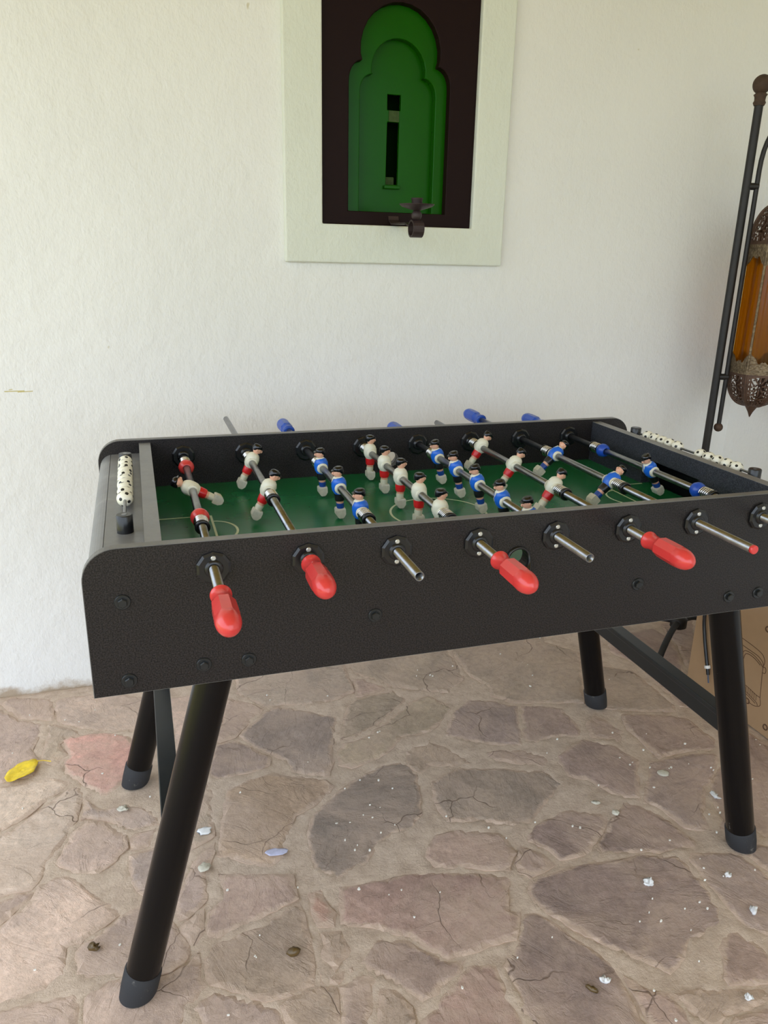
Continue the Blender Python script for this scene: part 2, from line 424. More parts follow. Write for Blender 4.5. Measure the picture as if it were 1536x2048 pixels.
# ------------------------------------------------------------------ the porch
YW, XR = 1.2464, 2.0603                     # back wall plane, right wall plane
WX0, FY0, ZC = -1.75, -3.1, 2.78             # open ends of the porch and its ceiling height
STONES = [
[-517,775,-439,780,-387,781,-340,743,-380,697,-428,643,-550,544,-638,733],
[-338,728,-317,718,-306,682,-316,602,-331,545,-368,462,-370,456,-388,396,-399,381,-467,376,-530,370,-545,518,-495,573,-427,634,-379,686],
[-467,370,-394,374,-407,344,-456,294,-509,246,-533,357],
[-385,390,-355,404,-326,407,-260,320,-206,257,-244,229,-287,199,-315,196,-313,125,-341,112,-428,96,-480,81,-507,233,-455,286,-406,337],
[-313,558,-291,581,-253,559,-199,496,-195,455,-221,418,-262,388,-315,404,-356,447,-327,544],
[-304,665,-262,611,-202,614,-129,567,-122,516,-195,511,-248,564,-296,590,-309,585],
[-195,427,-136,437,-101,432,-119,279,-158,280,-182,320,-195,380],
[-374,946,-357,962,-264,959,-191,928,-171,825,-178,757,-194,710,-251,666,-276,679,-301,713,-363,796,-371,858,-353,860],
[-580,1188,-511,1095,-435,1055,-442,980,-453,919,-431,870,-434,799,-525,790,-626,789,-680,1165],
[-427,1052,-402,1037,-300,961,-370,960,-382,931,-357,872,-376,850,-370,805,-427,867,-430,898,-423,945],
[-420,1190,-303,1195,-151,1134,-62,1094,-78,909,-199,943,-300,974,-399,1056],
[-576,1204,-547,1235,-424,1192,-404,1057,-433,1073,-508,1102],
[-287,195,-206,253,-172,271,-107,205,-76,117,-90,93,-132,80,-198,95,-289,114,-298,121,-298,182],
[-427,88,-313,85,-284,80,-283,-8,-420,33,-466,47],
[-280,75,-229,98,-198,91,-150,62,-138,73,-85,85,-59,113,-62,51,-50,29,-87,-2,-106,-65,-280,-9],
[173,1260,521,1266,521,1158,506,980,430,939,358,941,264,967,208,971,182,1008,135,1070,146,1181],
[37,825,106,1050,176,1000,205,954,105,829,57,814],
[114,837,208,944,252,959,361,890,413,850,390,775,358,685,356,640,327,580,276,594,229,630,228,667,194,716,147,769],
[31,657,9,679,42,806,103,814,146,762,189,708,179,674,130,656,34,650],
[46,598,114,627,181,637,238,605,316,570,330,537,258,472,208,453,170,381,155,325,113,300,81,320,2,370,11,416],
[225,394,248,442,296,487,349,526,414,564,479,588,541,587,560,522,537,430,517,372,477,327,425,324,370,290,337,251,293,233,260,219,212,265,217,324,219,379],
[430,834,456,893,497,929,626,953,656,885,544,794,442,731,393,730],
[660,872,729,892,764,828,771,799,708,734,659,699,574,697,532,653,478,619,393,599,361,622,366,668,396,716,445,720,548,782],
[537,1179,526,1090,584,1036,632,973,746,910,800,888,888,962,900,1043,901,1150,911,1251,563,1247],
[525,1069,580,1021,619,964,523,944,501,950],
[918,1169,909,1055,909,967,937,895,925,835,969,782,1197,716,1231,772,1305,903,1359,1010,1285,1121,1301,1201,940,1223],
[1380,911,1472,850,1475,626,1454,594,1361,620,1277,649,1203,696,1323,891],
[1544,1101,1750,1110,1734,967,1630,771,1566,800,1510,893,1467,1000],
[1789,1144,1963,1143,1740,849,1659,798,1748,971],
[1622,732,1623,594,1582,546,1487,617,1509,833,1565,772],
[772,781,857,835,913,808,962,767,983,758,938,656,900,564,814,596,747,632,697,673],
[993,755,1047,740,1112,704,1111,613,1094,561,1007,577,950,560,909,564,947,653],
[565,631,645,656,695,594,734,521,700,521,606,553,571,524,534,568],
[773,572,892,543,939,501,934,455,844,490,782,528],
[584,482,674,517,765,491,905,440,929,375,862,327,798,288,782,267,741,268,723,265,658,299,563,326,562,389,572,437],
[969,492,1035,521,1090,541,1165,481,1188,406,1086,258,1029,306,1001,376,956,403],
[1142,615,1195,646,1210,604,1228,542,1191,494,1117,544,1125,570],
[1276,626,1336,609,1463,562,1473,430,1445,382,1365,407,1249,401,1248,448,1243,551],
[1210,395,1360,394,1433,368,1358,293,1291,254,1217,169,1194,111,1137,142,1119,223,1091,251,1148,324],
[1582,532,1604,350,1314,40,1293,82,1219,113,1308,258,1414,342],
[791,257,867,285,933,258,969,232,947,201,879,152,864,134,814,126,776,130,766,162,732,208,740,238],
[966,214,1041,271,1084,235,1114,172,1122,114,1123,78,1031,80,938,107,869,124,886,146],
[512,293,600,289,676,253,688,179,646,130,604,146,564,166,483,192,466,230],
[708,201,746,158,759,120,717,105,681,100,662,123,669,152],
[254,198,347,191,424,189,511,168,600,138,638,114,613,77,592,27,617,19,575,-44,510,-42,467,-49,421,-48,386,-9,363,25,295,71,232,99],
[183,199,213,201,232,129,219,93,183,104,179,145],
[187,89,230,81,237,25,193,-13,174,31],
[-1,312,163,263,161,200,162,191,57,154,1,143,-39,132,-35,207,-4,235],
[-37,118,4,133,65,140,162,179,167,140,164,63,159,13,147,-29,100,-40,50,-37,-6,2,-46,28,-55,49,-50,102],
[252,8,293,39,356,20,381,-16,418,-54,456,-56,436,-81,375,-114,338,-120,307,-77,263,-36,241,-6],
[192,-46,230,-35,262,-41,257,-80,241,-110,221,-168,170,-152,192,-79],
[266,-71,296,-80,316,-126,297,-190,228,-170],
[312,-165,382,-119,453,-73,505,-90,504,-158,498,-255,301,-196],
[620,14,644,7,670,-25,697,-79,725,-132,733,-177,728,-202,719,-325,507,-258,519,-94,574,-54],
[676,92,734,97,850,99,971,91,1060,62,1060,30,1058,-14,1044,-104,1016,-135,943,-148,908,-165,863,-194,834,-204,778,-148,751,-120,695,-44,656,23,655,65],
[1076,64,1188,35,1203,17,1221,-66,1102,-192,1066,-160,1061,-112,1066,-61,1066,-6],
[1213,27,1258,44,1312,23,1238,-56],
[1017,-142,1034,-151,1066,-231,1018,-282,929,-259,931,-241,961,-203,967,-182],
[739,-182,761,-209,802,-242,805,-269,810,-312,798,-349,728,-328,735,-206],
[825,-352,893,-318,987,-321,929,-383],
[-54,364,3,415,1,382,-28,312,-31,243,-59,217,-94,201,-99,258],
[-90,192,-58,211,-40,221,-43,160,-59,116,-72,126,-108,181],
[102,-41,145,-36,187,-44,186,-77,166,-151,90,-128,76,-53],
[-42,15,-6,-5,50,-43,72,-54,81,-126,-73,-80,-79,-12],
[164,-6,193,-19,231,-3,233,-23,192,-39,159,-28],
[754,-232,867,-249,920,-264,1000,-288,984,-311,891,-311,828,-338,818,-310,813,-266],
[-190,440,-146,448,-131,507,-189,503],
[-100,1104,24,1101,101,1079,76,925,26,784,-69,810,-70,939],
[-77,800,18,774,0,653,16,606,5,436,-57,402,-73,513]]
def inside(p, poly):
    x, y = p; r = False
    for i in range(len(poly)):
        x0, y0 = poly[i]; x1, y1 = poly[i - 1]
        if (y0 > y) != (y1 > y) and x < (x1 - x0) * (y - y0) / (y1 - y0) + x0: r = not r
    return r
def pdist(p, poly):
    d = 9
    for i in range(len(poly)):
        a = Vector(poly[i - 1]); b_ = Vector(poly[i]); e = b_ - a
        t = max(0, min(1, (Vector(p) - a).dot(e) / max(e.length_squared, 1e-9)))
        d = min(d, (a + e * t - Vector(p)).length)
    return d
polys = [[(P[i] / 1000, P[i + 1] / 1000) for i in range(0, len(P), 2)] for P in STONES]
def area(pl):
    return 0.5 * sum(pl[i - 1][0] * pl[i][1] - pl[i][0] * pl[i - 1][1] for i in range(len(pl)))
polys = [pl if area(pl) > 0 else pl[::-1] for pl in polys]
traced = list(polys)
from mathutils import noise as NZ
from mathutils.geometry import delaunay_2d_cdt
def fbm(x, y, s, o=4, seed=0.0):
    return NZ.fractal(Vector((x * s + seed, y * s - seed * .7, seed)), 0.9, 2.0, o)
# uneven mortar bed: a fine grid where the photo looks, coarse elsewhere
boxes = [(pl, (min(p[0] for p in pl), min(p[1] for p in pl), max(p[0] for p in pl), max(p[1] for p in pl))) for pl in traced]
mb = MB()
gx0, gx1, gy0, gy1, gs = -0.95, XR, -0.62, YW, 0.014
nx_, ny_ = int((gx1 - gx0) / gs), int((gy1 - gy0) / gs)
V = []
for j in range(ny_ + 1):
    for i in range(nx_ + 1):
        x = gx0 + (gx1 - gx0) * i / nx_; y = gy0 + (gy1 - gy0) * j / ny_
        edge = min(i, j, nx_ - i, ny_ - j) == 0
        z = -0.0042 + 0.0035 * fbm(x, y, 9, 4, 3.1) + 0.0022 * fbm(x, y, 34, 3, 8.2)
        for pl, (bx0, by0, bx1, by1) in boxes:                   # the bed sinks below each stone
            if bx0 < x < bx1 and by0 < y < by1 and inside((x, y), pl) and pdist((x, y), pl) > .012:
                z = -.012; break
        V.append((x, y, -0.0065 if edge else max(-.012, min(-.0002, z))))
F = [(j * (nx_ + 1) + i, j * (nx_ + 1) + i + 1, (j + 1) * (nx_ + 1) + i + 1, (j + 1) * (nx_ + 1) + i) for j in range(ny_) for i in range(nx_)]
mb.add(V, F, 0, True)
mb.box((WX0, FY0, -0.12), (gx0, YW, -0.0065)).box((gx0, FY0, -0.12), (gx1, gy0, -0.0065))
structure(mb.build('floor', 'mortar'), 'sandy mortar bed of the crazy-paved porch floor')
FLOOR = bpy.data.objects['floor']
# back wall with the opening of the niche
hole = [(0.4635, 1.4325), (0.9415, 1.4325), (0.9415, 2.26), (0.4635, 2.26)]
structure(MB().prism([(WX0, -0.12), (XR, -0.12), (XR, ZC), (WX0, ZC)], [hole], YW, YW + 0.22).build('wall_back', 'wall_paint'), 'white trowelled plaster wall behind the table')
sc_ = MB()
for (xa, za, xb, zb_, w_) in ((-0.452, .9600, -0.400, .9605, .0014), (-0.418, .9575, -0.378, .9590, .0012), (-0.440, .9640, -0.430, .9660, .0010)):
    sc_.add([(xa, YW - .0004, za - w_), (xb, YW - .0004, zb_ - w_), (xb, YW - .0004, zb_ + w_), (xa, YW - .0004, za + w_)], [(0, 1, 2, 3)])
sc_.build('scuff_mark', 'scuff', bpy.data.objects['wall_back'])
structure(MB().box((XR, FY0, -0.12), (XR + 0.2, YW + 0.22, ZC)).build('wall_right', 'wall_paint'), 'white plaster wall beside the iron lamp')
structure(MB().box((WX0, FY0, ZC), (XR + 0.2, YW + 0.22, ZC + 0.15)).build('ceiling', 'ceiling_paint'), 'ochre porch ceiling')
structure(MB().box((-26, -26, -0.34), (26, 26, -0.20)).build('ground', 'lawn'), 'dry lawn outside the porch')

# flagstones -----------------------------------------------------------
random.seed(7)
# the rest of the paving, off to the sides, grown around the stones above
sites = []
for pl in traced:
    c = Vector((sum(p[0] for p in pl) / len(pl), sum(p[1] for p in pl) / len(pl)))
    for i in range(len(pl)):
        a = Vector(pl[i - 1]); b_ = Vector(pl[i]); k = max(1, int((b_ - a).length / 0.05))
        for t in range(k):
            q = a + (b_ - a) * (t / k)
            sites.append(tuple(q + (c - q) * 0.12))
fill = []
y = FY0 + 0.1
while y < YW:
    x = WX0 + 0.1
    while x < XR:
        p = (x + random.uniform(-.11, .11), y + random.uniform(-.11, .11))
        if p[1] < YW - 0.03 and p[0] < XR - 0.03 and not any(inside(p, pl) or pdist(p, pl) < 0.075 for pl in traced): fill.append(p)
        x += 0.33
    y += 0.29
allp = sites + fill
for s_ in fill:
    cell = [(WX0 + .01, FY0 + .01), (XR - .005, FY0 + .01), (XR - .005, YW - .005), (WX0 + .01, YW - .005)]
    cell = [(max(s_[0] - .6, min(s_[0] + .6, p[0])), max(s_[1] - .6, min(s_[1] + .6, p[1]))) for p in cell]
    for q in allp:
        if q is s_ or abs(q[0] - s_[0]) > 1.1 or abs(q[1] - s_[1]) > 1.1: continue
        mx_, my_ = (q[0] + s_[0]) / 2, (q[1] + s_[1]) / 2; nx, ny = q[0] - s_[0], q[1] - s_[1]
        out = []
        for i in range(len(cell)):
            a, b_ = cell[i - 1], cell[i]
            da = (a[0] - mx_) * nx + (a[1] - my_) * ny; db = (b_[0] - mx_) * nx + (b_[1] - my_) * ny
            if (da > 0) != (db > 0):
                t = da / (da - db); out.append((a[0] + (b_[0] - a[0]) * t, a[1] + (b_[1] - a[1]) * t))
            if db <= 0: out.append(b_)
        cell = out
        if len(cell) < 3: break
    if len(cell) < 3: continue
    c = Vector((sum(p[0] for p in cell) / len(cell), sum(p[1] for p in cell) / len(cell)))
    cell = [tuple(c + (Vector(p) - c) * 0.93) for p in cell]
    if abs(area(cell)) > 0.006: polys.append(cell if area(cell) > 0 else cell[::-1])
TINTS = [(0.416, 0.297, 0.251), (0.458, 0.333, 0.275), (0.382, 0.283, 0.247), (0.484, 0.342, 0.284), (0.434, 0.324, 0.251), (0.398, 0.287, 0.251)]
SPECIAL = {22: (0.451, 0.348, 0.260), 23: (0.451, 0.348, 0.270), 25: (0.470, 0.359, 0.281), 15: (0.432, 0.338, 0.275), 26: (0.442, 0.338, 0.265), 27: (0.375, 0.262, 0.225), 21: (0.432, 0.333, 0.255), 7: (0.561, 0.308, 0.259), 20: (0.254, 0.203, 0.175), 44: (0.416, 0.276, 0.234), 45: (0.510, 0.317, 0.251), 3: (0.526, 0.375, 0.309), 0: (0.526, 0.392, 0.317),
           1: (0.510, 0.384, 0.317), 17: (0.373, 0.287, 0.247), 52: (0.484, 0.308, 0.259), 53: (0.398, 0.287, 0.247), 54: (0.382, 0.276, 0.242), 19: (0.510, 0.359, 0.259), 34: (0.398, 0.308, 0.251)}
def slate(x, y, sd, ang):
    """height of a cleft slate face: thin terraces plus fine roughness"""
    u = x * math.cos(ang) + y * math.sin(ang); v = -x * math.sin(ang) + y * math.cos(ang)
    h = fbm(u * .8, v * 1.5, 5.0, 5, sd) * 1.6
    k = math.floor(h * 2.2); f = h * 2.2 - k
    ter = (k + (0 if f < .86 else (f - .86) / .14)) / 2.2
    return max(-.0055, min(.0012, .0015 * ter + .0011 * fbm(u, v * 1.6, 21, 4, sd + 5) - .0006))
for si, pl in enumerate(polys):
    fine = si < len(traced)
    stp = 0.013 if fine else 0.05
    sd = si * 3.77; ang = random.uniform(0, PI)
    pts = []
    for i in range(len(pl)):
        a = Vector(pl[i - 1]); b_ = Vector(pl[i]); e = b_ - a
        k = max(1, int(e.length / stp)); nrm = Vector((-e.y, e.x)).normalized() if e.length > 0 else Vector((0, 0))
        for t in range(k):
            q = a + e * (t / k)
            w_ = min(1, 4 * (t / k) * (1 - t / k)) * (.006 * fbm(q.x, q.y, 18, 3, sd) + .0045 * fbm(q.x, q.y, 60, 2, sd + 1))
            pts.append(q + nrm * w_)
    n = len(pts)
    # interior points, kept clear of the outline
    inner = []
    if True:
        xs = [p.x for p in pts]; ys = [p.y for p in pts]; g_ = 0.015 if fine else 0.045
        pt = [(p.x, p.y) for p in pts]
        yy = min(ys) + g_ * .5; row = 0
        while yy < max(ys):
            xx = min(xs) + g_ * (.5 if row % 2 else 0.0)
            while xx < max(xs):
                q = (xx + random.uniform(-.004, .004), yy + random.uniform(-.004, .004))
                if inside(q, pt) and pdist(q, pt) > .006: inner.append(Vector(q))
                xx += g_
            yy += g_; row += 1
    vs, es, fs, *_ = delaunay_2d_cdt(pts + inner, [(i, (i + 1) % n) for i in range(n)], [], 1, 1e-6)
    nb = len(vs)
    tilt = (random.uniform(-.006, .006), random.uniform(-.006, .006)) if fine else (0, 0)
    cx_ = sum(p.x for p in pts) / n; cy_ = sum(p.y for p in pts) / n
    V = []; rim = []
    on_edge = {}
    for e_ in es: pass
    ptset = [(p.x, p.y) for p in pts]
    for vi, p in enumerate(vs):
        d_ = pdist((p.x, p.y), ptset)
        h = slate(p.x, p.y, sd, ang) + max(-.002, min(.001, (p.x - cx_) * tilt[0] + (p.y - cy_) * tilt[1]))
        if d_ < .0012: h -= .0022 + .0030 * abs(fbm(p.x, p.y, 30, 2, sd + 9))
        V.append((p.x, p.y, min(.0012, h))); rim.append(min(1, d_ / .035))
    # skirt down into the mortar
    base = len(V)
    order = sorted([(min(range(n), key=lambda k: (pts[k] - p).length_squared), vi) for vi, p in enumerate(vs) if rim[vi] * .035 < .0012])
    ring = [vi for k, vi in order]
    V += [(V[vi][0], V[vi][1], -.014) for vi in ring]; rim += [0] * len(ring)
    F = [tuple(f) for f in fs]
    m_ = len(ring)
    F += [(base + k, base + (k + 1) % m_, ring[(k + 1) % m_], ring[k]) for k in range(m_)]
    mb = MB().add(V, F, 0, False)
    me = mb.mesh('flagstone', 'flagstone')
    at = me.attributes.new('rim', 'FLOAT', 'POINT')
    if len(me.vertices) == len(rim): at.data.foreach_set('value', rim)
    o = link('flagstone', me, FLOOR)
    tcol = SPECIAL.get(si) or random.choice(TINTS); v_ = random.uniform(.92, 1.1) * (1.3 if fine and cx_ < 0.05 else 1.0)  # left stones are paler, lifted further in colour for daylight from that side
    warm = 1.035 if cx_ < 0.05 else 1.0
    o.color = (tcol[0] * v_ * .985, tcol[1] * v_ * warm, tcol[2] * v_ * warm, 1)

# the blind niche window ------------------------------------------------
structure(MB().prism([(0.352, 1.3235), (1.050, 1.3225), (1.050, 2.34), (0.352, 2.34)], [[(0.4635, 1.4325), (0.9415, 1.4325), (0.9415, 2.26), (0.4635, 2.26)]], YW - 0.020, YW + 0.004).build('trim_1', 'mint_paint', bevel=0.004), 'pale mint plaster surround of the green niche')
def trefoil(xl, xr, zb, zs, zsh, xin, zc, n=14):
    """pointed-shoulder arch: straight sides, quarter shoulders, round head"""
    cx = (xl + xr) / 2; w = (xr - xl) / 2; ri = w - xin
    p = [(xl, zb), (xr, zb), (xr, zs)]
    p += [(xr - xin * (1 - math.cos(a)), zs + (zsh - zs) * math.sin(a)) for a in [PI / 2 * i / 7 for i in range(1, 8)]]
    p += [(cx + (ri + .006) * math.cos(a), zc + (ri + .006) * math.sin(a)) for a in [-0.12 + (PI + .24) * i / n for i in range(n + 1)]]
    p += [(xl + xin * (1 - math.cos(a)), zs + (zsh - zs) * math.sin(a)) for a in [PI / 2 * (1 - i / 7) for i in range(0, 8)]]
    return p
win = structure(empty('window_1', (0.70, YW, 1.43)), 'dark brown niche panel with green stepped trefoil arch and slot')
def wpart(mb, name, mat, bevel=0.0):
    o = mb.build(name, mat, win, bevel); o.matrix_parent_inverse = Matrix.Translation((-0.70, -YW, -1.43)); return o
A1 = trefoil(0.546, 0.8555, 1.4715, 1.818, 1.872, 0.040, 1.904)
A2 = trefoil(0.5865, 0.8215, 1.4735, 1.799, 1.846, 0.040, 1.859)
B0 = [(0.4635, 1.4325), (0.9415, 1.4325), (0.9415, 2.26), (0.4635, 2.26)]
wpart(MB().prism(B0, [A1], YW - 0.002, YW + 0.028), 'frame_board', 'brown_paint', 0.003)
wpart(MB().prism([(0.47, 1.44), (0.935, 1.44), (0.935, 2.25), (0.47, 2.25)], [A2], YW + 0.028, YW + 0.056), 'arch_panel', 'green_paint', 0.004)
sl1 = [(0.680, 1.7595), (0.7225, 1.7595), (0.7225, 1.8015), (0.680, 1.8015)]
sl2 = [(0.679, 1.554), (0.718, 1.554), (0.719, 1.7275), (0.681, 1.7275)]
wpart(MB().prism([(0.47, 1.44), (0.935, 1.44), (0.935, 2.25), (0.47, 2.25)], [sl1, sl2], YW + 0.056, YW + 0.070), 'inner_panel', 'green_paint', 0.0015)
wpart(MB().box((0.47, YW + 0.125, 1.44), (0.935, YW + 0.14, 2.25)), 'backing_board', 'slot_dark')
wpart(MB().box((0.685, YW + 0.0535, 1.7285), (0.7165, YW + 0.0575, 1.758)), 'bare_patch', 'bare_patch')
wpart(MB().box((0.671, YW + 0.040, 1.541), (0.722, YW + 0.0575, 1.551)), 'latch_ledge', 'green_paint', 0.002)
wpart(MB().box((0.684, YW + 0.080, 1.554), (0.714, YW + 0.095, 1.578)), 'latch_bolt', 'bare_patch', 0.003)

# iron candle sconce on the niche sill -----------------------------------
SX, SY = 0.688, 1.035
sc = tag(empty('candle_sconce', (SX, YW, 1.43)), 'dark iron candle sconce with wide drip dish below the green niche', 'sconce')
def spart(mb, name, mat='sconce_iron', bevel=0.0):
    o = mb.build(name, mat, sc, bevel); o.matrix_parent_inverse = Matrix.Translation((-SX, -YW, -1.43)); return o
# flat strip: wall plate, arm and the curl under the dish
path = [(YW + .001, 1.462), (YW - .006, 1.448), (YW - .03, 1.4375), (SY + .06, 1.436)] + [(SY + 0.023 * math.sin(a), 1.4195 + 0.0215 * math.cos(a)) for a in [1.2 - 0.35 * i for i in range(19)]]
mb = MB(); th = 0.0022; R_ = []
for i, (y_, z_) in enumerate(path):
    y0, z0 = path[max(i - 1, 0)]; y1, z1 = path[min(i + 1, len(path) - 1)]
    d = Vector((y1 - y0, z1 - z0)).normalized(); nx, nz = -d.y, d.x
    w_ = 0.016
    R_.append([(SX - w_, y_ + nx * th, z_ + nz * th), (SX + w_, y_ + nx * th, z_ + nz * th), (SX + w_, y_ - nx * th, z_ - nz * th), (SX - w_, y_ - nx * th, z_ - nz * th)])
spart(mb.rings(R_, smooth=False), 'scroll_arm')
spart(MB().ball((SX, SY, 1.455), 0.0148, 16, 10), 'knob')
spart(MB().lathe((SX, SY, 1.467), (0, 0, 1), [(0, .008), (.004, .022), (.010, .042), (.0155, .049), (.017, .0495), (.0155, .047), (.011, .038), (.008, .012)], 28), 'drip_dish')
spart(MB().lathe((SX, SY, 1.475), (0, 0, 1), [(0, .0150), (.020, .0150), (.0225, .0165), (.025, .0165), (.025, .0135), (.008, .0135), (.006, .001)], 20, True, False), 'candle_cup')

def child(mb, name, mats, parent, bevel=0.0):
    """a part whose mesh is given in world coordinates"""
    o = mb.build(name, mats, parent, bevel)
    o.matrix_parent_inverse = Matrix.Translation(-parent.location) if parent.parent is None else Matrix.Identity(4)
    return o

# ------------------------------------------------------------------ foosball table
XL, XE = -0.1938, 1.2438                    # ends of the side panels
TH, YI = 0.0195, 0.7254                     # panel thickness, inner face of the far panel
YB = YI + TH
ZB, ZT, ZR, ZF = 0.6732, 0.9210, 0.8762, 0.8044
XI = -0.0740                                # inner face of the end wall
XM = (XL + XE) / 2
TAB = tag(empty('foosball_table', (XM, 0.37, 0)), 'black speckled foosball table with green field on splayed tube legs', 'table')
HX, HZ, HR = 0.5285, 0.8385, 0.0195         # ball entry hole
def side_outline(d=0.0, r=0.052):
    x0, x1, z0, z1 = XL + d, XE - d, ZB + d, ZT - d
    r = r - d
    return [(x0, z0), (x1, z0)] + arc(x1 - r, z1 - r, r, 0, 90, 10) + arc(x0 + r, z1 - r, r, 90, 180, 10)
holec = [(HX + HR * math.cos(2 * PI * i / 24), HZ + HR * math.sin(2 * PI * i / 24)) for i in range(24)]
panels = []
for y0, y1 in ((0, TH), (YI, YB)):
    p = child(MB().prism(side_outline(0.0012), [holec], y0, y1), 'side_panel', 'laminate', TAB)
    panels.append(p)
    ol = side_outline(); il = side_outline(0.0013)
    mb = MB(); n = len(ol); rr = []
    for d, pl in ((y0 + .0012, il), (y0 + .0012, ol), (y1 - .0012, ol), (y1 - .0012, il)):
        rr.append([(x, d, z) for x, z in pl])
    mb.rings(rr, False, False, smooth=False)
    t = child(mb, 'edge_band', 'edge_band', TAB)
    t['label'] = 'grey edge banding'
# ends: rounded cover, score board, end wall with goal
for sgn in (-1, 1):
    X = lambda x: x if sgn < 0 else XM * 2 - x
    def orient(pts): return [(X(a), c_) for a, c_ in pts]
    ZS = 0.8890
    prof = [(-0.1650, ZS)] + arc(-0.1600, ZS - 0.030, 0.030, 100, 180, 8) + [(-0.1900, ZB + .006), (-0.172, ZB + .006), (-0.172, ZS - .035), (-0.1650, ZS - .018)]
    child(MB().prism(orient(prof), [], TH, YI), 'end_cover', 'end_board', TAB)
    child(MB().box((min(X(-.1640), X(-.1005)), TH, ZS - .016), (max(X(-.1640), X(-.1005)), YI, ZS)), 'score_board', 'end_board', TAB)
    # end wall: goal mouth cut in the middle
    g0, g1 = YI / 2 + TH / 2 - .105, YI / 2 + TH / 2 + .105
    ow = [(TH, ZB + .02), (g0, ZB + .02), (g0, ZF + .066), (g1, ZF + .066), (g1, ZB + .02), (YI, ZB + .02), (YI, .9126), (TH, .9126)]
    child(MB().prism(ow, [], X(-.0998), X(XI), 'YZ'), 'end_wall', 'laminate_skylit', TAB)
    x0_, x1_ = sorted((X(-.0998), X(XI)))
    child(MB().box((x0_, TH, .9126), (x1_, YI, .9133)), 'end_wall_top', 'end_board', TAB)
    x0_, x1_ = sorted((X(-.155), X(-.15)))
    child(MB().box((x0_, TH, ZB + .02), (x1_, YI, ZS - .02)), 'goal_back', 'black_plastic', TAB)
    # score rail
    xr_ = X(-.1300)
    for yb in (0.1650, 0.6010):
        br = child(MB().lathe((xr_, yb, ZS), (0, 0, 1), [(0, .0138), (.0300, .0138), (.0315, .0125)], 24, smooth=True), 'rail_post', 'black_plastic', TAB)
        child(MB().lathe((xr_, yb, ZS + .0313), (0, 0, 1), [(0, .0045), (.0006, .0045)], 12), 'post_screw', 'rod_steel', br)
    child(MB().cyl((xr_, .165, ZS + .0185), (xr_, .601, ZS + .0185), .0028, 10), 'score_wire', 'rod_steel', TAB)
# playing field and its markings
fld = child(MB().box((XI - .026, TH, ZF - .012), (XM * 2 - XI + .026, YI, ZF)), 'playfield', 'field_green', TAB)
YC = (TH + YI) / 2
def strip(pts, w, closed=False):
    mb = MB(); n = len(pts); A = []; B = []
    for i in range(n):
        a = Vector(pts[i - 1] if (closed or i) else pts[0]); c_ = Vector(pts[(i + 1) % n] if (closed or i < n - 1) else pts[-1])
        d = (c_ - a).normalized(); nn = Vector((-d.y, d.x)) * w / 2; q = Vector(pts[i])
        A.append(q + nn); B.append(q - nn)
    z = ZF + .0004
    V = [(p.x, p.y, z) for p in A] + [(p.x, p.y, z) for p in B]
    F = [(i, i + n, (i + 1) % n + n, (i + 1) % n) for i in range(n if closed else n - 1)]
    return mb.add(V, F)
child(strip([(XM + .107 * math.cos(2 * PI * i / 48), YC + .107 * math.sin(2 * PI * i / 48)) for i in range(48)], .005, True), 'centre_circle', 'line_paint', fld)
child(strip([(XM, TH + .002), (XM, YI - .002)], .0045), 'halfway_line', 'line_paint', fld)
for sgn in (-1, 1):
    X = lambda x: x if sgn < 0 else XM * 2 - x
    child(strip([(X(XI + .001), YC + .098), (X(.037), YC + .098), (X(.037), YC - .098), (X(XI + .001), YC - .098)], .0055), 'penalty_box', 'line_paint', fld)
    child(strip([(X(.037 + .045 * math.sin(PI * i / 16)), YC + .06 * math.cos(PI * i / 16)) for i in range(17)], .005), 'penalty_arc', 'line_paint', fld)
child(MB().box((-.16, TH, ZB + .012), (XM * 2 + .16, YI, ZB + .02)), 'bottom_board', 'black_plastic', TAB)
# legs, rubber feet, cross bars
def leg_axis(sx, sy):
    xt, xb = (0.0080, -0.1785)
    yt, yb_ = (0.072, 0.0500)
    if sx > 0: xt, xb = XM * 2 + .010, XM * 2 - xb
    if sy > 0: yt, yb_ = YB - yt, YB - yb_
    return Vector((xt, yt, ZB + .013)), Vector((xb, yb_, 0.0))
for sx in (-1, 1):
    for sy in (-1, 1):
        T, Bm = leg_axis(sx, sy); d = (T - Bm).normalized()
        lg = child(MB().cyl(Bm + d * .012, T, .0322, 28), 'leg', 'leg_paint', TAB)
        mb = MB(); rings_ = []
        e1 = d.cross(Vector((0, 1, 0))).normalized(); e2 = d.cross(e1)
        for t_, r_ in ((0, .0332), (.016, .0348), (.054, .0348), (.057, .0325)):
            ring = []
            for k in range(28):
                a = 2 * PI * k / 28; q = Bm + d * t_ + (e1 * math.cos(a) + e2 * math.sin(a)) * r_
                if t_ == 0: q = q - d * (q.z / d.z)              # foot cut level with the floor
                if t_ == .016: q = q + d * max(0, .006 - q.z)
                ring.append(q)
            rings_.append(ring)
        child(mb.rings(rings_), 'rubber_foot', 'rubber', lg)
    # cross bar between the two legs of one end
    T, Bm = leg_axis(sx, -1); f_ = (0.340 - Bm.z) / (T.z - Bm.z); P1 = Bm + (T - Bm) * f_
    T2, B2 = leg_axis(sx, 1); P2 = B2 + (T2 - B2) * f_
    xm_ = P1.x - (0.006 if sx < 0 else 0)
    child(MB().box((xm_ - .016, P1.y + .01, .315), (xm_ + .016, P2.y - .01, .364)), 'cross_bar', 'black_metal', TAB, 0.003)
    child(MB().box((xm_ - .0185, P1.y + .028, .3520), (xm_ + .0185, P2.y - .028, .3655)), 'cross_bar_cap', 'black_metal', TAB, 0.002)
    for sy in (-1, 1):
        T, Bm = leg_axis(sx, sy)
        child(MB().lathe((T.x, T.y, ZB + .002), (0, 0, 1), [(0, .044), (.012, .048)], 24), 'leg_socket', 'black_plastic', TAB)
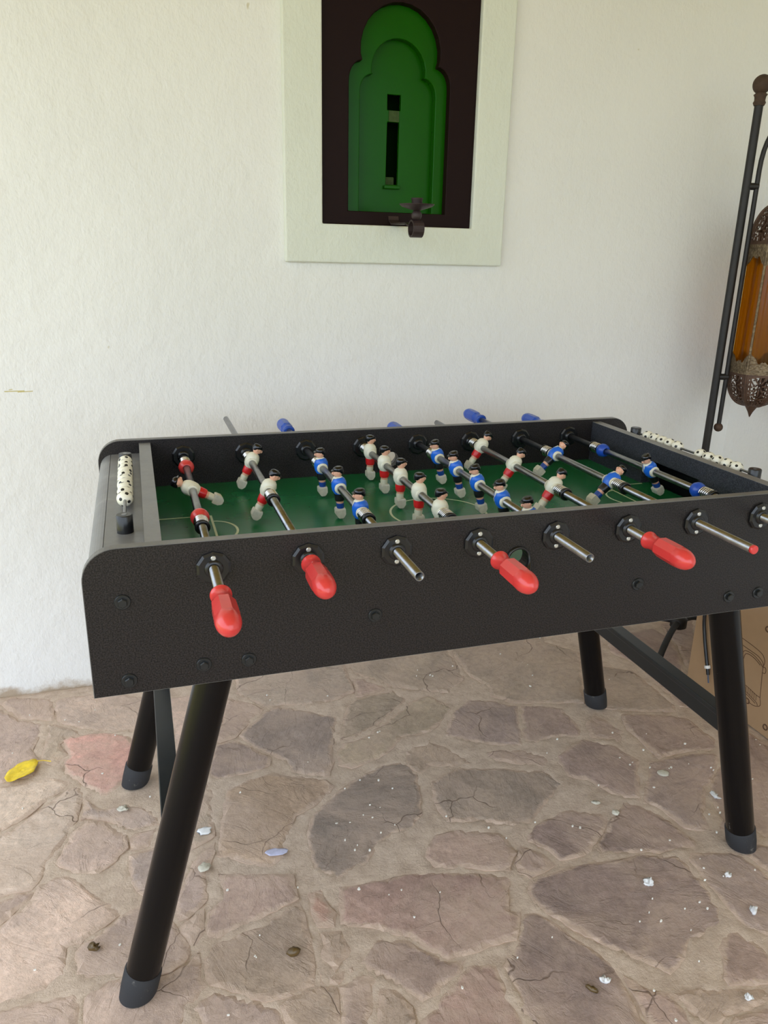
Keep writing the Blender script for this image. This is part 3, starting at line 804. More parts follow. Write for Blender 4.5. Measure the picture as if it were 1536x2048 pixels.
# bolts on the near and far panels
for bx, bz in ((-.1384, .8336), (-.1389, .6977), (-.0231, .7089), (.0494, .7073), (.2655, .7609), (.7883, .7603), (1.0092, .7084), (1.0808, .7089), (1.189, .8336), (1.189, .6977)):
    for y_, d in ((0, -1), (YB, 1)):
        w_ = child(MB().lathe((bx, y_, bz), (0, d, 0), [(0, .0125), (.0015, .0125), (.0025, .0115)], 20), 'washer', 'black_metal', TAB)
        child(MB().lathe((bx, y_ + d * .002, bz), (0, d, 0), [(0, .0078), (.0045, .0078), (.006, .0066)], 6, smooth=False), 'bolt_head', 'black_metal', w_)
# rod bearings: ten-sided flanges inside and outside
for i in range(8):
    x = 0.15 * i
    for y_, d, inner in ((0, -1, 0), (TH, 1, 1), (YI, -1, 1), (YB, 1, 0)):
        mb = MB().lathe((x, y_, ZR), (0, d, 0), [(0, .0275), (.0045, .0275), (.0070, .0235)], 10, smooth=False)
        mb.lathe((x, y_ + d * .0068, ZR), (0, d, 0), [(0, .0150), (.0070 if inner else .004, .0135), (.0070 if inner else .004, .0092)], 20, False, False)
        bo = child(mb, 'bearing', 'black_plastic', TAB)
        if not inner:
            for dz in (-1, 1):
                child(MB().lathe((x, y_ + d * .0066, ZR + dz * .0178), (0, d, 0), [(0, .0042), (.0008, .0042), (.0014, .003)], 12), 'screw', 'screw_zinc', bo)
# ball entry cups: a collar round the hole and a drooping scoop
for y_, d in ((0, -1), (YB, 1)):
    mb = MB(); n = 24; R0 = []
    for t_, ri, ro in ((0, 0, 0), (1, 0, 0)):
        pass
    outer = [[] for _ in range(4)]
    for k in range(n):
        a = 2 * PI * k / n; ca, sa = math.cos(a), math.sin(a)
        reach = .005 + .020 * max(0.0, (-sa * .9 + .1)) ** 0.8
        drop = -.004 * (reach - .005) / .02
        for ring, (r_, dd) in zip(outer, ((.0235, 0), (.0230, reach), (.0190, reach), (.0190, -.0))):
            ring.append((HX + ca * r_, y_ + d * dd, HZ + sa * r_ + (drop if dd else 0)))
    mb.rings(outer, False, False)
    child(mb, 'ball_entry_cup', 'black_plastic', TAB)

# ------------------------------------------------------------------ rods with players
def loft(secs, n=16):
    """secs: (z, centre x, half width x, half width y)"""
    return [[(cx + rx * math.cos(2 * PI * i / n), ry * math.sin(2 * PI * i / n), z) for i in range(n)] for z, cx, rx, ry in secs]
def player_meshes(team):
    D = {}
    white = team == 'white'
    shirt = 'cream_plastic' if white else 'blue_paint'
    mb = MB().rings(loft([(.0235, .0, .0062, .0062), (.0215, 0, .0095, .0110), (.0180, -.0003, .0132, .0150), (.0110, -.0003, .0162, .0160), (.0020, 0, .0166, .0155), (-.006, .0003, .0153, .0148), (-.0110, .0004, .0125, .0135), (-.0140, .0004, .0108, .0125)]))
    D['player_figure'] = (mb, shirt, None)
    mb = MB()
    for s_ in (-1, 1):
        mb.lathe((0, s_ * .0125, 0), (0, s_, 0), [(0, .0128), (.0035, .0124), (.0050, .0108), (.0050, .008)], 18)
    D['sleeve'] = (mb, 'cream_plastic', 'player_figure')
    if not white:
        mb = MB().rings(loft([(.0238, .0006, .0072, .0070), (.0222, .0012, .0098, .0100), (.0205, .0016, .0108, .0098)]), False, False)
        mb.add([(.0110, -.0040, .0215), (.0110, .0040, .0215), (.0166, .0, .0105)], [(0, 1, 2)])
        D['collar'] = (mb, 'cream_plastic', 'player_figure')
    # head: face, nose, ears, on a neck
    mb = MB().rings(loft([(.0190, .0, .0060, .0062), (.0235, .0004, .0060, .0062), (.0255, .0014, .0082, .0068), (.0285, .0016, .0098, .0080), (.0330, .0008, .0102, .0086), (.0380, .0, .0100, .0086), (.0420, -.0004, .0076, .0066)]))
    mb.ball((.0118, 0, .0312), .0026, 8, 6, sc=(1, .8, 1.3))
    mb.ball((-.0006, .0086, .0318), .0026, 8, 6, sc=(.8, .5, 1.2)); mb.ball((-.0006, -.0086, .0318), .0026, 8, 6, sc=(.8, .5, 1.2))
    D['head'] = (mb, 'skin_paint', 'player_figure')
    mb = MB().rings(loft([(.0300, -.0072, .0045, .0064), (.0335, -.0040, .0084, .0086), (.0362, -.0008, .0114, .0098), (.0395, -.0004, .0114, .0100), (.0432, -.0008, .0098, .0088), (.0452, -.0012, .0058, .0052)]))
    mb.add([(.0102, -.0085, .0365), (.0102, .0085, .0365), (.0145, .0050, .0372), (.0145, -.0050, .0372), (.0095, -.006, .0392), (.0095, .006, .0392)], [(0, 3, 2, 1), (3, 4, 5, 2), (0, 4, 3), (1, 2, 5)])
    D['hair'] = (mb, 'hair_paint', 'player_figure')
    D['shorts'] = (MB().rings(loft([(-.0125, .0004, .0108, .0125), (-.0150, .0004, .0114, .0128), (-.0260, .0004, .0110, .0122), (-.0295, .0004, .0102, .0115)])), 'red_paint' if white else 'black_paint', 'player_figure')
    D['thighs'] = (MB().rings(loft([(-.0290, .0004, .0088, .0100), (-.0340, .0004, .0078, .0092), (-.0365, .0004, .0076, .0090)])), 'skin_paint', 'player_figure')
    D['socks'] = (MB().rings(loft([(-.0350, .0004, .0082, .0096), (-.0400, 0, .0086, .0098), (-.0480, 0, .0074, .0092)])), 'sock_cream' if white else 'navy_paint', 'player_figure')
    mb = MB()
    def blk(z, x0, x1, hy): return [(x0, -hy, z), (x1, -hy, z), (x1, hy, z), (x0, hy, z)]
    mb.rings([blk(-.0465, -.0085, .0100, .0098), blk(-.0500, -.0092, .0112, .0108), blk(-.0600, -.0090, .0112, .0108), blk(-.0665, -.0050, .0075, .0104), blk(-.0685, -.0020, .0045, .0098)], smooth=False)
    D['boots'] = (mb, 'boot_cream', 'player_figure')
    if white:
        mb = MB().box((-.0163, -.0010, .0010), (-.0150, .0010, .0085)).box((-.0163, -.0010, .0070), (-.0148, .0028, .0085))
        D['shirt_number'] = (mb, 'black_paint', 'player_figure')
    return {k: (mb.mesh(k, mt), par) for k, (mb, mt, par) in D.items()}
PM = {'white': player_meshes('white'), 'blue': player_meshes('blue')}
def put_player(rod, team, y, tilt):
    """tilt: degrees the feet swing towards +x"""
    base = link('player_figure', PM[team]['player_figure'][0], rod)
    base.location = (0, y - rod.location.y, 0)
    face = 0 if team == 'white' else PI
    base.rotation_euler = (0, -math.radians(tilt), 0)
    if face:
        base.rotation_euler = (Matrix.Rotation(-math.radians(tilt), 3, 'Y') @ Matrix.Rotation(PI, 3, 'Z')).to_euler()
    base['label'] = 'player in white shirt and red shorts' if team == 'white' else 'player in blue shirt and black shorts'
    for k, (me, par) in PM[team].items():
        if par:
            c = link(k, me, base)
    if 'boots' in PM[team]:
        pass
def spring_mesh():
    pts = []; turns, n = 4.5, 14
    for i in range(int(turns * n) + 1):
        a = 2 * PI * i / n
        pts.append((.0122 * math.cos(a), -.013 + .026 * i / (turns * n), .0122 * math.sin(a)))
    return MB().tube(pts, .0015, 6).mesh('spring', 'chrome')
SPR = spring_mesh()
RING = MB().lathe((0, -.0045, 0), (0, 1, 0), [(0, .009), (0, .0128), (.0015, .0138), (.0055, .0138), (.007, .0128), (.007, .009)], 20, False, False).mesh('rubber_ring', 'black_plastic')
def bumper_mesh(mat):
    return MB().lathe((0, -.0145, 0), (0, 1, 0), [(0, .0085), (0, .0105), (.004, .0145), (.010, .0172), (.0145, .0178), (.019, .0172), (.025, .0145), (.029, .0105), (.029, .0085)], 22, False, False).mesh('bumper', mat)
BUMP = {'red': bumper_mesh('red_plastic'), 'blue': bumper_mesh('blue_plastic')}
def handle_mesh(mat):
    """along -y from the flange (y=0): round neck, eight flat sides, rounded end"""
    mb = MB()
    mb.lathe((0, 0, 0), (0, -1, 0), [(0, .0100), (0, .0152), (.0015, .0160), (.0040, .0158), (.0060, .0142), (.018, .0134), (.028, .0136), (.032, .0150)], 32, True, False)
    R_ = []
    prof = [(.032, .0150, 0), (.0375, .0178, 1), (.060, .0183, 1), (.084, .0184, 1), (.091, .0182, 0), (.100, .0172, 0), (.108, .0146, 0), (.114, .0106, 0), (.1175, .0056, 0), (.1185, .0008, 0)]
    for d, r, oc in prof:
        ring = []
        for k in range(32):
            a = 2 * PI * k / 32 + PI / 8
            q = ((2 * PI * k / 32) % (PI / 4)) - PI / 8
            rr = r * (.935 / math.cos(q) if oc else 1)
            ring.append((rr * math.cos(a), -d, rr * math.sin(a)))
        R_.append(ring)
    mb.rings(R_[:4], False, False, smooth=False)
    mb.rings(R_[3:], False, True, smooth=True)
    bmm = bmesh.new(); me_ = mb.mesh('handle', mat); bmm.from_mesh(me_)
    bmesh.ops.recalc_face_normals(bmm, faces=bmm.faces); bmm.to_mesh(me_); bmm.free()
    return me_
HAN = {'red': handle_mesh('red_plastic'), 'blue': handle_mesh('blue_plastic')}
# i, team, y front end, y far end, handle (colour, y of collar, direction), players, tilt, springs, rings, bumpers, label
RODS = [
    (0, 'white', -.110, .900, ('red', -.105, 1), [.440], 62, [.655, .216], [.672, .196], [.619, .250], 'goalkeeper rod with two red bumpers and one tilted white-shirted player'),
    (1, 'white', -.030, 1.152, ('red', -.022, 1), [.635, .400], -27, [.674, .346], [.692, .326], [], 'defence rod with two white-shirted players and a red handle'),
    (2, 'blue', -.116, .960, ('blue', .944, -1), [.552, .385, .218], 4, [.586, .182], [.604, .162], [], 'three-man rod of blue players with bare open tube end in front'),
    (3, 'white', -.095, .900, ('red', -.083, 1), [.659, .540, .421, .300, .180], 0, [.692, .146], [.710, .126], [], 'midfield rod with five white-shirted players and a red handle'),
    (4, 'blue', -.115, .850, ('blue', .836, -1), [.579, .460, .339, .215, .096], 14, [.612, .062], [.630, .044], [], 'midfield rod with five upright blue players'),
    (5, 'white', -.075, .972, ('red', -.062, 1), [.655, .466, .276], -32, [.690, .240], [.708, .222], [], 'three-man rod of white-shirted players leaning back, red handle'),
    (6, 'blue', -.148, .995, ('blue', .980, -1), [.535, .285], -45, [.570, .250], [.588, .230], [], 'defence rod with two kicking blue players and a red plug in its near end'),
    (7, 'blue', -.150, .890, ('blue', .874, -1), [.347], 30, [.580, .150], [.598, .132], [.550, .180], 'goalkeeper rod with two blue bumpers and one blue player'),
]
for i, team, ya, yb_, (hc, hy, hd), pls, tilt, sprs, rngs, bmps, lab in RODS:
    rod = tag(empty('foosball_rod', (0.15 * i, YC, ZR)), lab, 'foosball rod', 'rods of the foosball table')
    # hollow steel shaft
    mb = MB().lathe((0, ya - YC, 0), (0, 1, 0), [(.03, .0066), (0, .0066), (0, .0079), (yb_ - ya, .0079), (yb_ - ya, .0066), (yb_ - ya - .03, .0066)], 20, True, True)
    mb.build('shaft', 'rod_steel', rod)
    h = link('handle', HAN[hc], rod)
    h.location = (0, hy - YC, 0)
    if hd < 0: h.rotation_euler = (0, 0, PI)
    h['label'] = hc + ' plastic handle'
    if i == 6:
        MB().lathe((0, ya - YC - .006, 0), (0, 1, 0), [(0, .0070), (.001, .0080), (.006, .0082), (.0065, .006)], 18).build('end_plug', 'red_plastic', rod)['label'] = 'red end plug'
    for y in pls: put_player(rod, team, y, tilt)
    for y in sprs:
        s_ = link('spring', SPR, rod); s_.location = (0, y - YC, 0)
    for y in rngs:
        s_ = link('rubber_ring', RING, rod); s_.location = (0, y - YC, 0)
    for y in bmps:
        s_ = link('bumper', BUMP['red' if team == 'white' else 'blue'], rod); s_.location = (0, y - YC, 0)
        s_['label'] = ('red' if team == 'white' else 'blue') + ' rubber bumper'

# ------------------------------------------------------------------ score beads
bm = bmesh.new()
bmesh.ops.create_icosphere(bm, subdivisions=5, radius=0.0150)
g = (1 + 5 ** .5) / 2
ICO = [Vector(v).normalized() for v in [(0, a, b_ * g) for a in (1, -1) for b_ in (1, -1)] + [(a, b_ * g, 0) for a in (1, -1) for b_ in (1, -1)] + [(b_ * g, 0, a) for a in (1, -1) for b_ in (1, -1)]]
me = bpy.data.meshes.new('score_bead')
for f in bm.faces:
    f.smooth = True
    f.material_index = 1 if max(f.calc_center_median().normalized().dot(v_) for v_ in ICO) > math.cos(math.radians(13.0)) else 0
bm.to_mesh(me); bm.free()
me.materials.append(MATS['bead_cream']); me.materials.append(MATS['bead_black'])
ORD = ['first', 'second', 'third', 'fourth', 'fifth', 'sixth', 'seventh', 'eighth', 'ninth', 'tenth']
def bead(x, y, lab, grp, k):
    o = link('score_bead', me)
    o.location = (x, y, .8890 + .0185)
    o.rotation_euler = (k * 1.3, .35 + k * 0.9, k * 2.1)
    tag(o, lab, 'score bead', grp)
for k in range(10):
    bead(-.1300, .3000 + k * .0301, 'football-patterned score bead on the left rail, ' + ORD[k] + ' from the front', 'beads on the left score rail', k)
for k in range(10):
    y = .2210 + k * .0301 if k < 5 else .4270 + (k - 5) * .0301
    bead(XM * 2 + .1300, y, 'football-patterned score bead on the right rail, ' + (ORD[k] + ' of the five near beads from the front' if k < 5 else ORD[k - 5] + ' of the five far beads from the front'), 'beads on the right score rail', k + 3)

# ------------------------------------------------------------------ iron lamp stand with hanging lantern
PX, PY = 1.7625, 1.0
LX, LY = 1.879, 0.950
ST = tag(empty('lamp_stand', (PX, PY, 0)), 'wrought iron lamp stand with ball finial and hook beside the table', 'lamp stand')
child(MB().cyl((PX, PY, .07), (PX, PY, 1.812), .0128, 18), 'pole', 'iron', ST)
child(MB().lathe((PX, PY, 1.800), (0, 0, 1), [(0, .0150), (.008, .0185), (.014, .0155), (.024, .0165), (.030, .0200), (.034, .0150), (.038, .0140)], 20), 'finial_collar', 'rusty_iron', ST)
child(MB().ball((PX, PY, 1.858), .0270, 22, 14), 'finial_ball', 'rusty_iron', ST)
dirv = Vector((LX - PX, LY - PY, 0)); dl = dirv.length; dirv.normalize()
def off(d, z): return (PX + dirv.x * d, PY + dirv.y * d, z)
hook = [off(.031, .826), off(.031, 1.62)] + [off(.031 + .048 * (1 - math.cos(a)), 1.62 + .13 * math.sin(a)) for a in [PI * i / 14 for i in range(1, 15)]]
hook += [off(.128 - .006, 1.60), off(.126, 1.585)]
child(MB().tube(hook, .0075, 10), 'hook_rod', 'iron', ST)
child(MB().ball(off(.031, .8137), .0150, 16, 10), 'hook_ball', 'rusty_iron', ST)
for z in (1.575, .985):
    child(MB().cyl(off(0.005, z - .013), off(.005, z + .013), .0165, 16).box((0, 0, 0), (0, 0, 0)) if 0 else MB().cyl(off(.002, z), off(.036, z), .0105, 12), 'clip', 'iron', ST)
child(MB().lathe((PX, PY, .050), (0, 0, 1), [(0, .018), (.008, .030), (.040, .030), (.048, .018)], 20), 'hub', 'iron', ST)
for ang_foot in ((1.577, .857), (1.605, 1.150), (1.955, 1.06)):
    fx, fy = ang_foot
    v_ = Vector((fx - PX, fy - PY)); L = v_.length; v_.normalize()
    pts = []
    for t_ in [i / 14 for i in range(15)]:
        d_ = .02 + (L - .02) * t_
        pts.append((PX + v_.x * d_, PY + v_.y * d_, .012 + .066 * (1 - t_ ** 2.4)))
    child(MB().tube(pts, .0115, 10), 'leg', 'iron', ST)

LN = tag(empty('lantern', (LX, LY, .86)), 'hexagonal brass lantern with amber glass hanging from the iron hook', 'lantern')
HEXR, PH = .0895, math.radians(207.7)        # a rib faces the room a little left of the axis
def hexp(r, k): return (LX + r * math.cos(PH + k * PI / 3), LY + r * math.sin(PH + k * PI / 3))
Z0, Z1 = 1.008, 1.400
for k in range(6):
    a = hexp(HEXR, k); c = hexp(HEXR, k + 1)
    child(MB().tube([(a[0], a[1], Z0 - .002), (a[0], a[1], Z1 + .002)], .0042, 8), 'rib', 'brass', LN)
    A = Vector(a); C_ = Vector(c); e = C_ - A
    nrm = Vector((e.y, -e.x)).normalized()
    def fp(u, z, d=0): q = A + e * u - nrm * d; return (q.x, q.y, z)
    # pane of ribbed amber glass
    mb = MB(); n = 28; V = []; F = []
    for i in range(n + 1):
        u = .02 + .96 * i / n
        dd = .006 + .0012 * math.cos(u * PI * 7)
        V += [fp(u, Z0 + .01, dd), fp(u, Z1 - .01, dd)]
    F = [(2 * i, 2 * i + 2, 2 * i + 3, 2 * i + 1) for i in range(n)]
    child(mb.add(V, F, 0, True), 'glass_pane', 'amber_glass', LN)
    # embossed plates with ogee edges above and below the pane
    for top in (0, 1):
        mb = MB(); n = 24; V = []; F = []
        for i in range(n + 1):
            u = i / n; s_ = abs(u - .5) * 2
            og = .034 + .034 * (s_ ** 2.2) + .010 * math.cos(s_ * PI * 3) * (1 - s_) 
            if s_ < .12: og -= .010 * (1 - s_ / .12)
            z_a = Z0 if not top else Z1; z_b = Z0 + og if not top else Z1 - og
            V += [fp(u, z_a, 0), fp(u, z_b, 0), fp(u, z_a, .003), fp(u, z_b, .003)]
        for i in range(n):
            o_ = 4 * i
            F += [(o_, o_ + 4, o_ + 5, o_ + 1), (o_ + 2, o_ + 3, o_ + 7, o_ + 6), (o_ + 1, o_ + 5, o_ + 7, o_ + 3)]
        child(mb.add(V, F), 'ogee_plate', 'brass', LN)
for z in (Z0, Z1):
    mb = MB(); ring = []
    for dz, r in ((-.005, HEXR + .0005), (-.005, HEXR + .0042), (.005, HEXR + .0042), (.005, HEXR + .0005)):
        ring.append([(*hexp(r, k), z + dz) for k in range(6)])
    child(mb.rings(ring, False, False, smooth=False), 'band', 'brass', LN)
# pierced domes
def rosette(u, v):
    """True where the metal is cut away (u across the facet -1..1, v up 0..1)"""
    if abs(u) > .74 or v < .07 or v > .80: return False
    for vc, s_ in ((.26, .21), (.58, .17)):
        du, dv = u * .42, v - vc
        r = math.hypot(du, dv) / s_; a = math.atan2(dv, du)
        if r < .20: return True
        if .30 < r < .98:
            if abs(math.sin(a * 4)) > .62 - .30 * abs(r - .62): return True
            return False
    q = math.sin(u * 9.5) * math.sin(v * 34)
    return abs(q) > .45
def dome(z0, sign, H, name):
    for k in range(6):
        nu, nv = 34, 40; V = []; F = []; idx = {}
        def P(iu, iv):
            if (iu, iv) in idx: return idx[(iu, iv)]
            v = iv / nv; u = iu / nu
            r = HEXR * (math.cos(v * PI / 2 * .96) ** .62)
            zz = z0 + sign * H * math.sin(v * PI / 2 * .96) ** 1.15
            a = hexp(r, k); c = hexp(r, k + 1)
            V.append((a[0] + (c[0] - a[0]) * u, a[1] + (c[1] - a[1]) * u, zz)); idx[(iu, iv)] = len(V) - 1
            return len(V) - 1
        for iv in range(nv):
            for iu in range(nu):
                if rosette((iu + .5) / nu * 2 - 1, (iv + .5) / nv): continue
                F.append((P(iu, iv), P(iu + 1, iv), P(iu + 1, iv + 1), P(iu, iv + 1)))
        o = child(MB().add(V, F), name, 'brass_dark', LN)
        md = o.modifiers.new('solid', 'SOLIDIFY'); md.thickness = .0016; md.offset = 0
        rp = []
        for iv in range(0, 21):
            v = iv / 20; r = (HEXR + .001) * (math.cos(v * PI / 2 * .96) ** .62)
            rp.append((*hexp(r, k), z0 + sign * H * math.sin(v * PI / 2 * .96) ** 1.15))
        child(MB().tube(rp, .0034, 6), 'dome_rib', 'brass_dark', LN)
dome(Z0 - .004, -1, .112, 'lower_dome')
dome(Z1 + .004, 1, .125, 'upper_dome')
child(MB().lathe((LX, LY, .900), (0, 0, -1), [(0, .026), (.008, .021), (.030, .008), (.047, .0012)], 18), 'drop_finial', 'brass_dark', LN)
child(MB().lathe((LX, LY, 1.522), (0, 0, 1), [(0, .026), (.006, .020), (.020, .008), (.036, .006)], 18), 'crown', 'brass_dark', LN)
child(MB().tube([(LX + .013 * math.cos(a), LY, 1.570 + .013 * math.sin(a)) for a in [2 * PI * i / 20 for i in range(21)]], .0022, 6), 'hanging_ring', 'brass_dark', LN)

# ------------------------------------------------------------------ cardboard box and cable
BX0, BX1, BY0, BY1, BH = 1.622, 2.03, .18, .756, .392
BOX = tag(empty('cardboard_box', ((BX0 + BX1) / 2, (BY0 + BY1) / 2, 0)), 'brown cardboard box with line drawing behind the right table leg', 'box')
t_ = .005
mb = MB().box((BX0, BY0, 0), (BX0 + t_, BY1, BH)).box((BX1 - t_, BY0, 0), (BX1, BY1, BH)).box((BX0 + t_, BY0, 0), (BX1 - t_, BY0 + t_, BH)).box((BX0 + t_, BY1 - t_, 0), (BX1 - t_, BY1, BH)).box((BX0 + t_, BY0 + t_, 0), (BX1 - t_, BY1 - t_, t_))
child(mb, 'carton', 'cardboard', BOX)
xm = (BX0 + BX1) / 2
child(MB().box((BX0, BY0, BH), (xm - .001, BY1, BH + .004)), 'flap', 'cardboard', BOX)
child(MB().box((xm + .001, BY0, BH), (BX1, BY1, BH + .004)), 'flap', 'cardboard', BOX)
def ink(pts, r=.0011):
    return MB().tube([(BX0 - .0004, y, z) for y, z in pts], r, 6)
def smooth(pts, n=6):
    out = []
    P = [Vector(p) for p in pts]
    for i in range(len(P) - 1):
        p0, p1, p2, p3 = P[max(i - 1, 0)], P[i], P[i + 1], P[min(i + 2, len(P) - 1)]
        for k in range(n):
            t = k / n
            out.append(.5 * ((2 * p1) + (-p0 + p2) * t + (2 * p0 - 5 * p1 + 4 * p2 - p3) * t * t + (-p0 + 3 * p1 - 3 * p2 + p3) * t ** 3))
    out.append(P[-1]); return [tuple(p) for p in out]
mb = MB()
for pl in ([(.590, .262), (.555, .2540), (.505, .2500), (.470, .2440), (.456, .2330), (.452, .2200), (.4545, .2000), (.449, .1500), (.4440, .1080), (.4405, .0980), (.4385, .0840), (.4480, .0760), (.4620, .0700), (.4850, .0690)],
           [(.575, .240), (.545, .2330), (.510, .2310), (.480, .2290), (.4600, .2200), (.4545, .2100)],
           [(.540, .110), (.541, .1500), (.5395, .2000), (.5350, .2180), (.5200, .2235), (.4950, .2230), (.4700, .2150), (.4560, .2050)],
           [(.532, .108), (.533, .1500), (.5315, .1990), (.5260, .2130), (.5120, .2170), (.4900, .2150), (.4660, .2060)],
           [(.560, .122), (.530, .1190), (.4900, .1130), (.4600, .1080), (.4450, .1080)],
           [(.560, .104), (.530, .1010), (.4900, .0940), (.4560, .0860), (.4480, .0780)],
           [(.560, .098), (.530, .0950), (.4900, .0880), (.4580, .0800)],
           [(.4560, .2050), (.4470, .2080), (.4420, .2010), (.4440, .1900), (.4530, .1880)],
           [(.545, .082), (.510, .0790), (.4950, .0740)]):
    mb.tube([(BX0 - .0004, y, z) for y, z in smooth(pl)], .0010, 5)
for k in range(11):
    y = .545 - k * .0085; z = .119 - k * .0012
    mb.tube([(BX0 - .0004, y, z), (BX0 - .0004, y - .003, z - .016)], .0007, 5)
cir = [(.4900 + .010 * math.cos(a), .0700 + .008 * math.sin(a)) for a in [2 * PI * i / 20 for i in range(21)]]
mb.tube([(BX0 - .0004, y, z) for y, z in cir], .0018, 5)
cir = [(.4620 + .010 * math.cos(a), .3260 + .008 * math.sin(a)) for a in [2 * PI * i / 20 for i in range(21)]]
mb.tube([(BX0 - .0004, y, z) for y, z in cir], .0022, 5)
cir = [(.405 + .008 * math.cos(a), .030 + .008 * math.sin(a)) for a in [2 * PI * i / 20 for i in range(21)]]
mb.tube([(BX0 - .0004, y, z) for y, z in cir], .0022, 5)
child(mb, 'printed_drawing', 'print_ink', BOX)['label'] = 'dark line drawing printed on the carton'
CB = tag(empty('power_cable', (1.64, .715, BH)), 'black cable with white ring hanging down the cardboard box', 'cable')
cp = smooth([(1.80, .765 - .05, BH + .010), (1.70, .716, BH + .010), (1.635, .716, BH + .012), (1.611, .714, BH - .012), (1.6115, .711, .254), (1.612, .697, .190), (1.612, .6816, .145), (1.612, .668, .108), (1.612, .6615, .094)], 5)
child(MB().tube(cp, .0058, 10), 'cord', 'cable_black', CB)
child(MB().cyl((1.612, .6640, .099), (1.612, .6605, .090), .0095, 14), 'strain_ring', 'white_plastic', CB)
child(MB().cyl((1.612, .6610, .092), (1.612, .6540, .070), .0055, 12), 'cord_end', 'cable_black', CB)
child(MB().cyl((1.612, .6545, .072), (1.612, .6460, .044), .0022, 8), 'wire', 'wire_blue', CB)

# ------------------------------------------------------------------ things lying on the floor
random.seed(3)
def lump(name, x, y, rx, ry, rz, mat, label, cat, rough=.25, rot=0, n=12, m=7, group=None):
    mb = MB().ball((0, 0, 0), 1.0, n, m)
    ca, sa = math.cos(rot), math.sin(rot); V = []
    for v_ in mb.v:
        k = 1 + random.uniform(-rough, rough)
        px_, py_ = v_[0] * rx * k, v_[1] * ry * k
        V.append((px_ * ca - py_ * sa, px_ * sa + py_ * ca, max(-.0004, (v_[2] + .75) * rz * k)))
    mb.v = V
    o = mb.build(name, mat); o.location = (x, y, .0005)
    tag(o, label, cat, group)
    return o
# yellow leaf, slightly cupped, with a stalk
LF = tag(empty('fallen_leaf', (-.472, .827, 0)), 'yellow fallen leaf lying on the stone floor near the wall', 'leaf')
ol = [(-.5079, .794), (-.5054, .8216), (-.4884, .8434), (-.4715, .8591), (-.4504, .8623), (-.4314, .85), (-.4338, .8234), (-.4366, .802), (-.4548, .7875), (-.4807, .7798), (-.4999, .7789)]
ol = smooth(ol + [ol[0]], 3)[:-1]
cx_, cy_ = -.470, .822
rr = []
for s_ in (1, .75, .5, .25, .03):
    rr.append([(cx_ + (x - cx_) * s_, cy_ + (y - cy_) * s_, .0045 + .0035 * s_ * s_ + .0030 * math.sin((x - y) * s_ * 120) * s_ + (.001 * random.uniform(-1, 1) if s_ == 1 else 0)) for x, y in ol])
o = child(MB().rings(rr, False, True), 'blade', 'leaf_yellow', LF)
md = o.modifiers.new('solid', 'SOLIDIFY'); md.thickness = .0006
child(MB().tube([(-.433, .850, .008), (-.418, .853, .005), (-.398, .846, .003)], .0012, 6), 'stalk', 'leaf_yellow', LF)
lump('pebble', 1.213, .334, .016, .014, .004, 'pebble_pale', 'flat pale oval pebble on the paving left of the right leg', 'pebble', .12)
lump('pebble', .992, .230, .0095, .0095, .005, 'pebble_pale', 'small round pale pebble in front of the oval one', 'pebble', .2)
lump('shell_chip', .965, .279, .011, .006, .003, 'pebble_pale', 'thin pale chip beside the small round pebble', 'chip', .3, -.5)
lump('paper_scrap', .931, .005, .011, .009, .007, 'paper_white', 'crumpled white paper scrap on the large stone at front right', 'paper', .5)
lump('paper_scrap', 1.104, -.129, .010, .007, .007, 'paper_white', 'curled white paper scrap nearest the right edge of the picture', 'paper', .5, .8)
lump('paper_scrap', 1.123, -.026, .009, .006, .005, 'paper_white', 'small white paper scrap in front of the right front foot', 'paper', .5, .4)
lump('paper_scrap', .694, -.186, .007, .009, .007, 'paper_white', 'white paper scrap beside the brown seed husk', 'paper', .5, .9)
lump('paper_scrap', .941, -.296, .008, .007, .006, 'paper_white', 'lilac-white paper scrap in the bottom right corner', 'paper', .5, .2)
lump('seed_husk', .660, -.194, .012, .005, .005, 'nut_brown', 'brown seed husk on the stone at front right', 'seed', .3, -.9)
lump('seed_pod', .122, .049, .014, .009, .009, 'nut_brown', 'glossy brown seed pod on the stone at front centre', 'seed', .15)
lump('paint_blot', .136, .339, .026, .012, .0012, 'lavender_paint', 'lavender paint blot on the stone right of the left front leg', 'paint blot', .25, -.1)
lump('mortar_blob', -.030, .334, .014, .013, .004, 'pebble_pale', 'cream mortar blob beside the left front leg', 'mortar blob', .25)
lump('twig_clump', -.261, .174, .010, .008, .007, 'nut_brown', 'small brown plant clump left of the left front leg', 'debris', .35)
lump('rubble_chip', -.207, .590, .011, .009, .005, 'pebble_pale', 'crumbled pale chip in front of the left rear foot', 'debris', .55)
lump('foil_scrap', 1.288, .215, .008, .014, .004, 'paper_white', 'crumpled pale foil scrap against the right front leg', 'foil', .55)
lump('foil_scrap', -.017, .456, .017, .015, .0015, 'paper_white', 'flattened white scrap just right of the left front leg', 'foil', .4, .4)
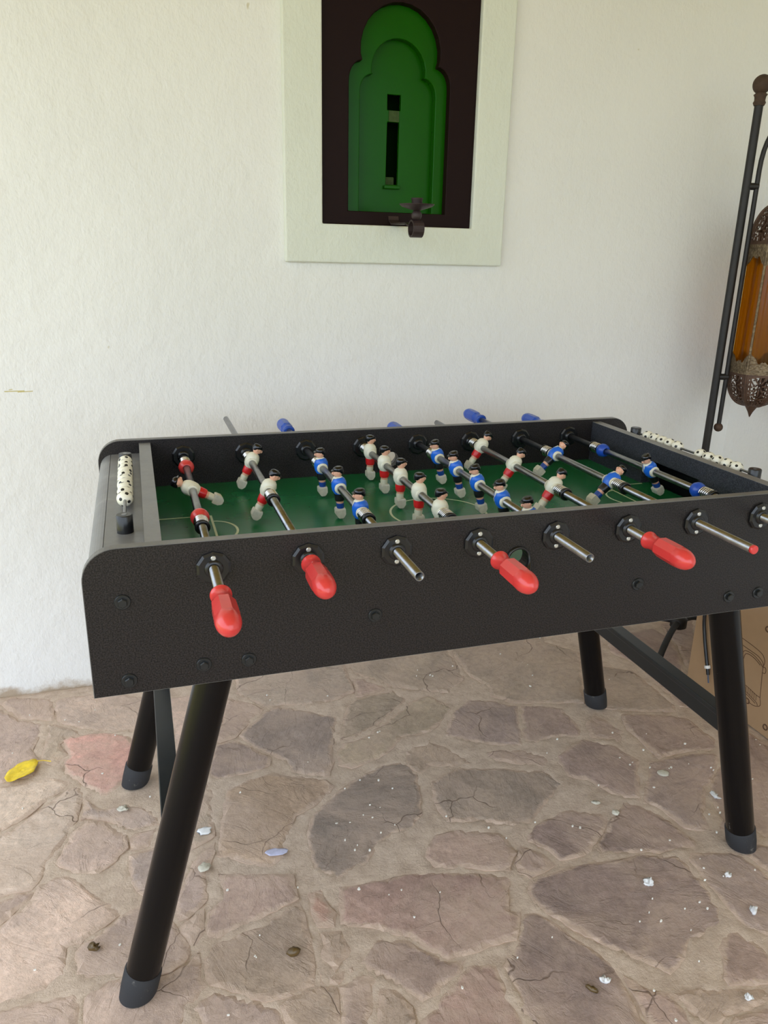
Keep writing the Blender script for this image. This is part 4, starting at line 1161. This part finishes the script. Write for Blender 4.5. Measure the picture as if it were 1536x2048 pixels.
FLECK = [(414, 971), (233, 997), (228, 1028), (281, 652), (510, 736), (478, 718), (518, 739), (732, 1012), (785, 998), (779, 1006), (749, 1049), (1355, 816), (1076, 847), (1115, 910), (876, 1042), (1074, 1076), (1123, 1000), (1132, 979), (1275, 1153), (1075, 851), (949, 508), (1162, 402), (1139, 430), (1148, 394), (1196, 369), (1312, 352), (1253, 352), (1245, 350), (1153, 292), (1014, 342), (1363, 321), (1362, 310), (1292, 220), (1266, 177), (1257, 159), (1226, 162), (1199, 102), (1068, 111), (980, 102), (1366, 437), (1190, 544), (1285, 510), (1228, 444), (572, 342), (658, 275), (863, 221), (878, 211), (779, 260), (684, 229), (398, 436), (420, 419), (390, 389), (371, 404), (331, 387), (298, 393), (448, 525), (474, 482), (400, 539), (352, 516), (436, 348), (395, 332), (328, 307), (318, 293), (304, 332), (352, 283), (385, 146), (354, 141), (295, 176), (466, 116), (388, 68), (647, -62), (555, -86), (421, -117), (914, -33), (883, -64), (849, -79), (894, -91), (966, -77), (1014, -91), (941, -129), (1010, -71), (1087, 11), (1064, -21), (1114, -23), (1098, 38), (1199, -28), (906, -198), (777, -228), (778, -293), (-19, -46), (-480, 1108), (-377, 1052), (-293, 1084), (-336, 1030), (-504, 917), (-232, 929), (-262, 756), (-142, 624), (-450, 665), (-370, 157), (-212, 171), (84, 576), (1584, 394), (1577, 370), (1439, 247), (1299, 99), (1555, 758), (1629, 754), (64, 115), (49, 63), (47, 67), (165, 218), (14, 255), (1012, 560)]
mb = MB()
for x, y in FLECK:
    r = random.uniform(.0013, .0036); a0 = random.uniform(0, 6.3); n = 6
    el = random.uniform(.5, 1)
    ring = [(x / 1000 + r * random.uniform(.7, 1.2) * math.cos(a0 + 2 * PI * k / n), y / 1000 + el * r * random.uniform(.7, 1.2) * math.sin(a0 + 2 * PI * k / n)) for k in range(n)]
    mb.rings([[(p[0], p[1], -.002) for p in ring], [(p[0], p[1], random.uniform(.001, .0026)) for p in ring]], False, True, smooth=False)
tag(mb.build('paint_flecks', 'fleck_white'), 'tiny white flecks scattered over the stone floor', 'flecks', None, 'stuff')
